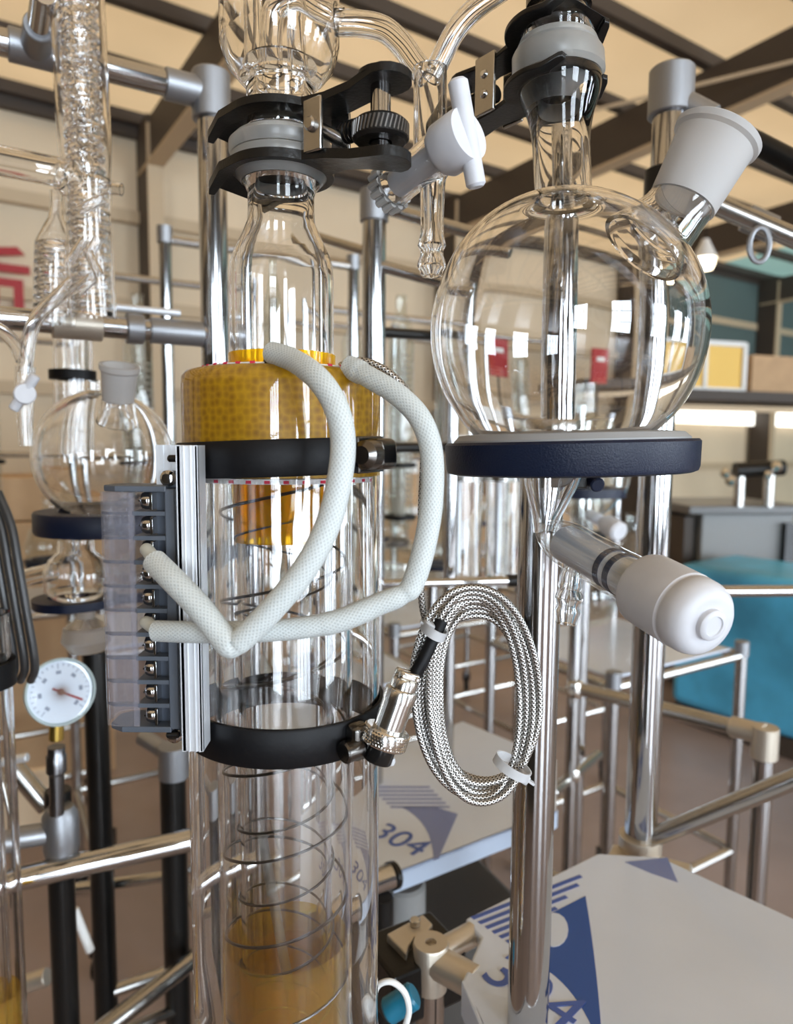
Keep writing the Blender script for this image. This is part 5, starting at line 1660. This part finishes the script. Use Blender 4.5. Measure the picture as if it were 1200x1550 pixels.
# workbench along the hall with cartons
YB = 5.5
wbn = thing('workbench', 'long pale workbench far behind the rigs', 'bench', (W(640, 800, YB).x, YB, 0))
Mb_ = Matrix.Translation((W(620, 800, YB).x, YB + 0.5, 0)) @ Matrix.Rotation(PI / 2 - AU, 4, 'Z')
MB().box((4.2, 0.8, 0.06), Mb_ @ Matrix.Translation((0, 0, 0.98))).build('top', M_WHITE, wbn, smooth=False, bevel=0.01)
for x in (-2.0, -0.7, 0.7, 2.0):
    for y in (-0.34, 0.34):
        MB().box((0.06, 0.06, 0.95), Mb_ @ Matrix.Translation((x, y, 0.475))).build('leg', M_DARKB, wbn, smooth=False)
MB().box((4.0, 0.02, 0.8), Mb_ @ Matrix.Translation((0, -0.36, 0.6))).build('front_panel', M_CARD, wbn, smooth=False)
for i, (x, sz, lab) in enumerate(((-1.8, (0.5, 0.4, 0.42), 'squat carton at the left end of the far workbench'), (-1.2, (0.34, 0.34, 0.62), 'tall carton left of centre on the far workbench'), (-0.3, (0.5, 0.38, 0.36), 'carton at the middle of the far workbench'), (0.5, (0.36, 0.3, 0.56), 'upright carton right of centre on the far workbench'), (1.3, (0.56, 0.42, 0.40), 'wide carton near the right end of the far workbench'))):
    cb = thing('carton', lab, 'box', Mb_ @ Vector((x, 0, 1.01)), 'cartons on the far workbench')
    MB().box(sz, Mb_ @ Matrix.Translation((x, 0, 1.01 + sz[2] / 2))).build('box_body', M_CARD, cb, smooth=False, bevel=0.006)
    MB().box((sz[0] + 0.002, 0.05, sz[2] * 0.3), Mb_ @ Matrix.Translation((x, -sz[1] / 2 + 0.024, 1.01 + sz[2] * 0.86))).build('tape', M_WHITE, cb, smooth=False)
crate('carton', 'big brown carton on the floor behind the left adapter', 'box', 30, 3.0, 790, 0, 160, 0.5, M_CARD, 30, True)
crate('carton', 'small brown carton stacked behind the left flask', 'box', 22, 3.0, 722, 788, 120, 0.4, M_CARD, 30)
crate('wooden_board', 'pale wooden board leaning low at the left edge', 'board', 40, 1.5, 1165, 1260, 70, 0.02, mat('pale plywood', (0.75, 0.60, 0.42), 0.6), 20)

# grey cabinet and blue sheet at the right
YQ = 4.2
cab = thing('control_cabinet', 'grey enamelled machine cabinet behind the blue sheet at the right', 'cabinet', (W(1115, 900, YQ).x, YQ, 0))
Mq = Matrix.Translation((W(1125, 900, YQ).x, YQ + 0.35, 0)) @ Matrix.Rotation(R(6), 4, 'Z')
zq = W(1110, 772, YQ).z
MB().box((S(150, YQ), 0.6, zq - 0.05), Mq @ Matrix.Translation((0, 0, zq / 2))).build('body', M_MACHG, cab, smooth=False, bevel=0.01)
MB().box((S(195, YQ), 0.7, 0.05), Mq @ Matrix.Translation((-0.02, 0, zq))).build('top', mat('dark worktop', (0.12, 0.12, 0.12), 0.35), cab, smooth=False, bevel=0.008)
MB().box((S(16, YQ), 0.5, zq - 0.1), Mq @ Matrix.Translation((-S(88, YQ), 0, zq / 2))).build('dark_gap_strip', M_DARKB, cab, smooth=False)  # dark box stands in for the shaded gap left of the body
MB().box((S(34, YQ), 0.05, 0.34), Mq @ Matrix.Translation((S(72, YQ), -0.32, zq - 0.25))).build('switch_panel', M_BLACKP, cab, smooth=False)
vice = thing('bench_vice', 'dark metal fitting with bright knobs on top of the grey cabinet', 'vice', Mq @ Vector((0.1, 0, zq + 0.03)))
rod(vice, 'body', W(1112, 712, YQ), W(1185, 708, YQ), S(12, YQ), M_BLACKM)
for (px, py, w) in ((1098, 716, 8), (1106, 727, 9), (1162, 718, 7), (1175, 706, 9)):
    MB().lathe([(0, -S(w, YQ)), (S(w, YQ) * 0.7, -S(w, YQ) * 0.7), (S(w, YQ), 0), (S(w, YQ) * 0.7, S(w, YQ) * 0.7), (0, S(w, YQ))], Matrix.Translation(W(px, py, YQ - 0.06)), 16).build('knob', M_NICKEL, vice)
for px in (1120, 1165):
    A = W(px, 712, YQ)
    rod(vice, 'support', A, (A.x, A.y, zq + 0.02), 0.03, M_BRUSH)
sheet = thing('wrapped_crate', 'large crate wrapped in bright blue sheet at the right edge', 'crate', (W(1150, 1000, 3.5).x, 3.5, 0))
A, Bq = WZ(1012, 1062, 0.10), WZ(1330, 1165, 0.10)
dd = (Bq - A)
nn = Vector((-dd.y, dd.x, 0)).normalized()
if nn.y < 0:
    nn = -nn
zS = W(1020, 852, A.y).z
cmid = (A + Bq) / 2 + nn * 0.3
Ms_ = Matrix.Translation((cmid.x, cmid.y, 0)) @ Matrix.Rotation(math.atan2(dd.y, dd.x), 4, 'Z')
MB().box((dd.length, 0.6, zS - 0.1), Ms_ @ Matrix.Translation((0, 0, 0.1 + (zS - 0.1) / 2))).build('wrapping', M_TARP, sheet, smooth=True, bevel=0.05, bseg=4)
MB().box((dd.length * 0.96, 0.56, 0.1), Ms_ @ Matrix.Translation((0, 0, 0.05))).build('pallet', M_DARKB, sheet, smooth=False)

# storage rack with yellow boards under the roof
YK2 = 9.0
rk = thing('storage_rack', 'tall storage rack with a pale shelf edge at the far right', 'rack', (W(1100, 800, YK2).x, YK2, 0))
zsh = W(1100, 600, YK2).z
Mk = Matrix.Translation((W(1080, 700, YK2).x, YK2, 0)) @ Matrix.Rotation(R(18), 4, 'Z')
MB().box((5.2, 1.2, 0.12), Mk @ Matrix.Translation((0.6, 0.4, zsh))).build('shelf', M_DARKB, rk, smooth=False)
MB().box((5.2, 0.05, 0.07), Mk @ Matrix.Translation((0.6, -0.2, zsh - 0.16))).build('shelf_edge', M_TANB, rk, smooth=False)
for x in (-1.9, 0.0, 2.9):
    MB().box((0.09, 0.09, zsh), Mk @ Matrix.Translation((x, 0.9, zsh / 2))).build('upright', M_MACHG, rk, smooth=False)
bw = S(145, YK2)
bd_ = thing('yellow_panel', 'yellow framed panel standing on the storage rack', 'panel', Mk @ Vector((0, 0, zsh + 0.06)))
hbn = 0.62
MB().box((bw, 0.05, hbn), Mk @ Matrix.Translation((-0.15, 0.1, zsh + 0.06 + hbn / 2))).build('board', M_WOODY, bd_, smooth=False)
for (dx, dz, sx_, sz_) in ((0, hbn / 2 - 0.02, bw, 0.06), (0, -hbn / 2 + 0.03, bw, 0.05), (bw / 2, 0, 0.06, hbn), (-bw / 2, 0, 0.06, hbn), (0, 0, 0.05, hbn)):
    MB().box((sx_, 0.08, sz_), Mk @ Matrix.Translation((-0.15 + dx, 0.08, zsh + 0.06 + hbn / 2 + dz))).build('frame_bar', M_WHITE, bd_, smooth=False)
cb = MB().box((0.75, 0.5, 0.5), Mk @ Matrix.Translation((1.05, 0.4, zsh + 0.31))).build('carton', M_CARD, None, smooth=False, bevel=0.01)
tag(cb, 'orange brown carton beside the yellow panel on the rack', 'box')
# bright strip window in the far right wall
sw = slab('window_6', [B(9.3, -0.22, W(1100, 636, 12.0).z), B(14.6, -0.22, W(1100, 636, 12.0).z), B(14.6, -0.22, W(1100, 612, 12.0).z + 0.12), B(9.3, -0.22, W(1100, 612, 12.0).z + 0.12)], 0.03, emit_mat('daylight pane', (1.0, 0.97, 0.86), 2.2))
struct(sw)
# hanging lamp
lm = thing('pendant_lamp', 'glowing pendant lamp hanging under the far roof', 'lamp', W(1066, 397, 9.5))
lp_ = W(1066, 398, 9.5)
MB().lathe([(0.0, -0.10), (0.10, -0.08), (0.13, 0.0), (0.10, 0.08), (0.0, 0.10)], Matrix.Translation(lp_), 24).build('bulb', emit_mat('warm lamp glow', (1.0, 0.86, 0.6), 6.0), lm)
MB().lathe([(0.04, 0.30), (0.16, 0.05), (0.15, 0.05), (0.03, 0.30)], Matrix.Translation(lp_), 24, closed=True).build('shade', M_WHITE, lm)
rod(lm, 'cord', lp_ + Vector((0, 0, 0.28)), Vector((lp_.x, lp_.y, lp_.z + 1.3)), 0.01, M_BLACKR, 8, 0)

# red notices
for (px, py, Y, w_, h_, lab) in ((737, 548, 8.6, 46, 66, 'red notice board seen through the left half of the big flask'), (914, 562, 7.9, 40, 60, 'red notice board seen through the right half of the big flask')):
    nb = thing('notice_board', lab, 'sign', W(px, py, Y))
    c = W(px, py, Y)
    Mz = Matrix.Translation(c) @ Matrix.Rotation(PI / 2 - AU, 4, 'Z')
    MB().box((S(w_, Y), 0.03, S(h_, Y)), Mz).build('board', M_REDP, nb, smooth=False)
    MB().box((S(w_ * .5, Y), 0.012, S(h_ * .12, Y)), Mz @ Matrix.Translation((0, -0.018, S(h_ * 0.2, Y)))).build('white_panel', M_WHITE, nb, smooth=False)
    rod(nb, 'stand', (c.x, c.y + 0.02, 0), (c.x, c.y + 0.02, c.z), 0.02, M_DARKB, 8, 0)

# red character on the far wall, half inside the frame
def wall_text(body, px, py, size):
    d = ray(px, py)
    # intersect with the wall plane (n = -0.24)
    P0 = B(0, -0.24, 0)
    t = (P0 - EYE).dot(N) / d.dot(N)
    O = EYE + d * t
    cu = bpy.data.curves.new('sign_character', 'FONT')
    cu.body = body
    cu.size = size
    cu.extrude = 0.012
    cu.offset = 0.012
    to = bpy.data.objects.new('sign_character', cu)
    C.objects.link(to)
    bpy.context.view_layer.update()
    dg = bpy.context.evaluated_depsgraph_get()
    me = bpy.data.meshes.new_from_object(to.evaluated_get(dg))
    bpy.data.objects.remove(to)
    M = Matrix((U, Vector((0, 0, 1)), U.cross(Vector((0, 0, 1))))).transposed().to_4x4()
    M.translation = O
    me.transform(M)
    me.materials.clear()
    me.materials.append(M_REDP)
    o = bpy.data.objects.new('sign_character', me)
    C.objects.link(o)
    tag(o, 'red painted character on the far wall at the left edge', 'sign')
    return o


wall_text('质', -97, 474, 0.86)
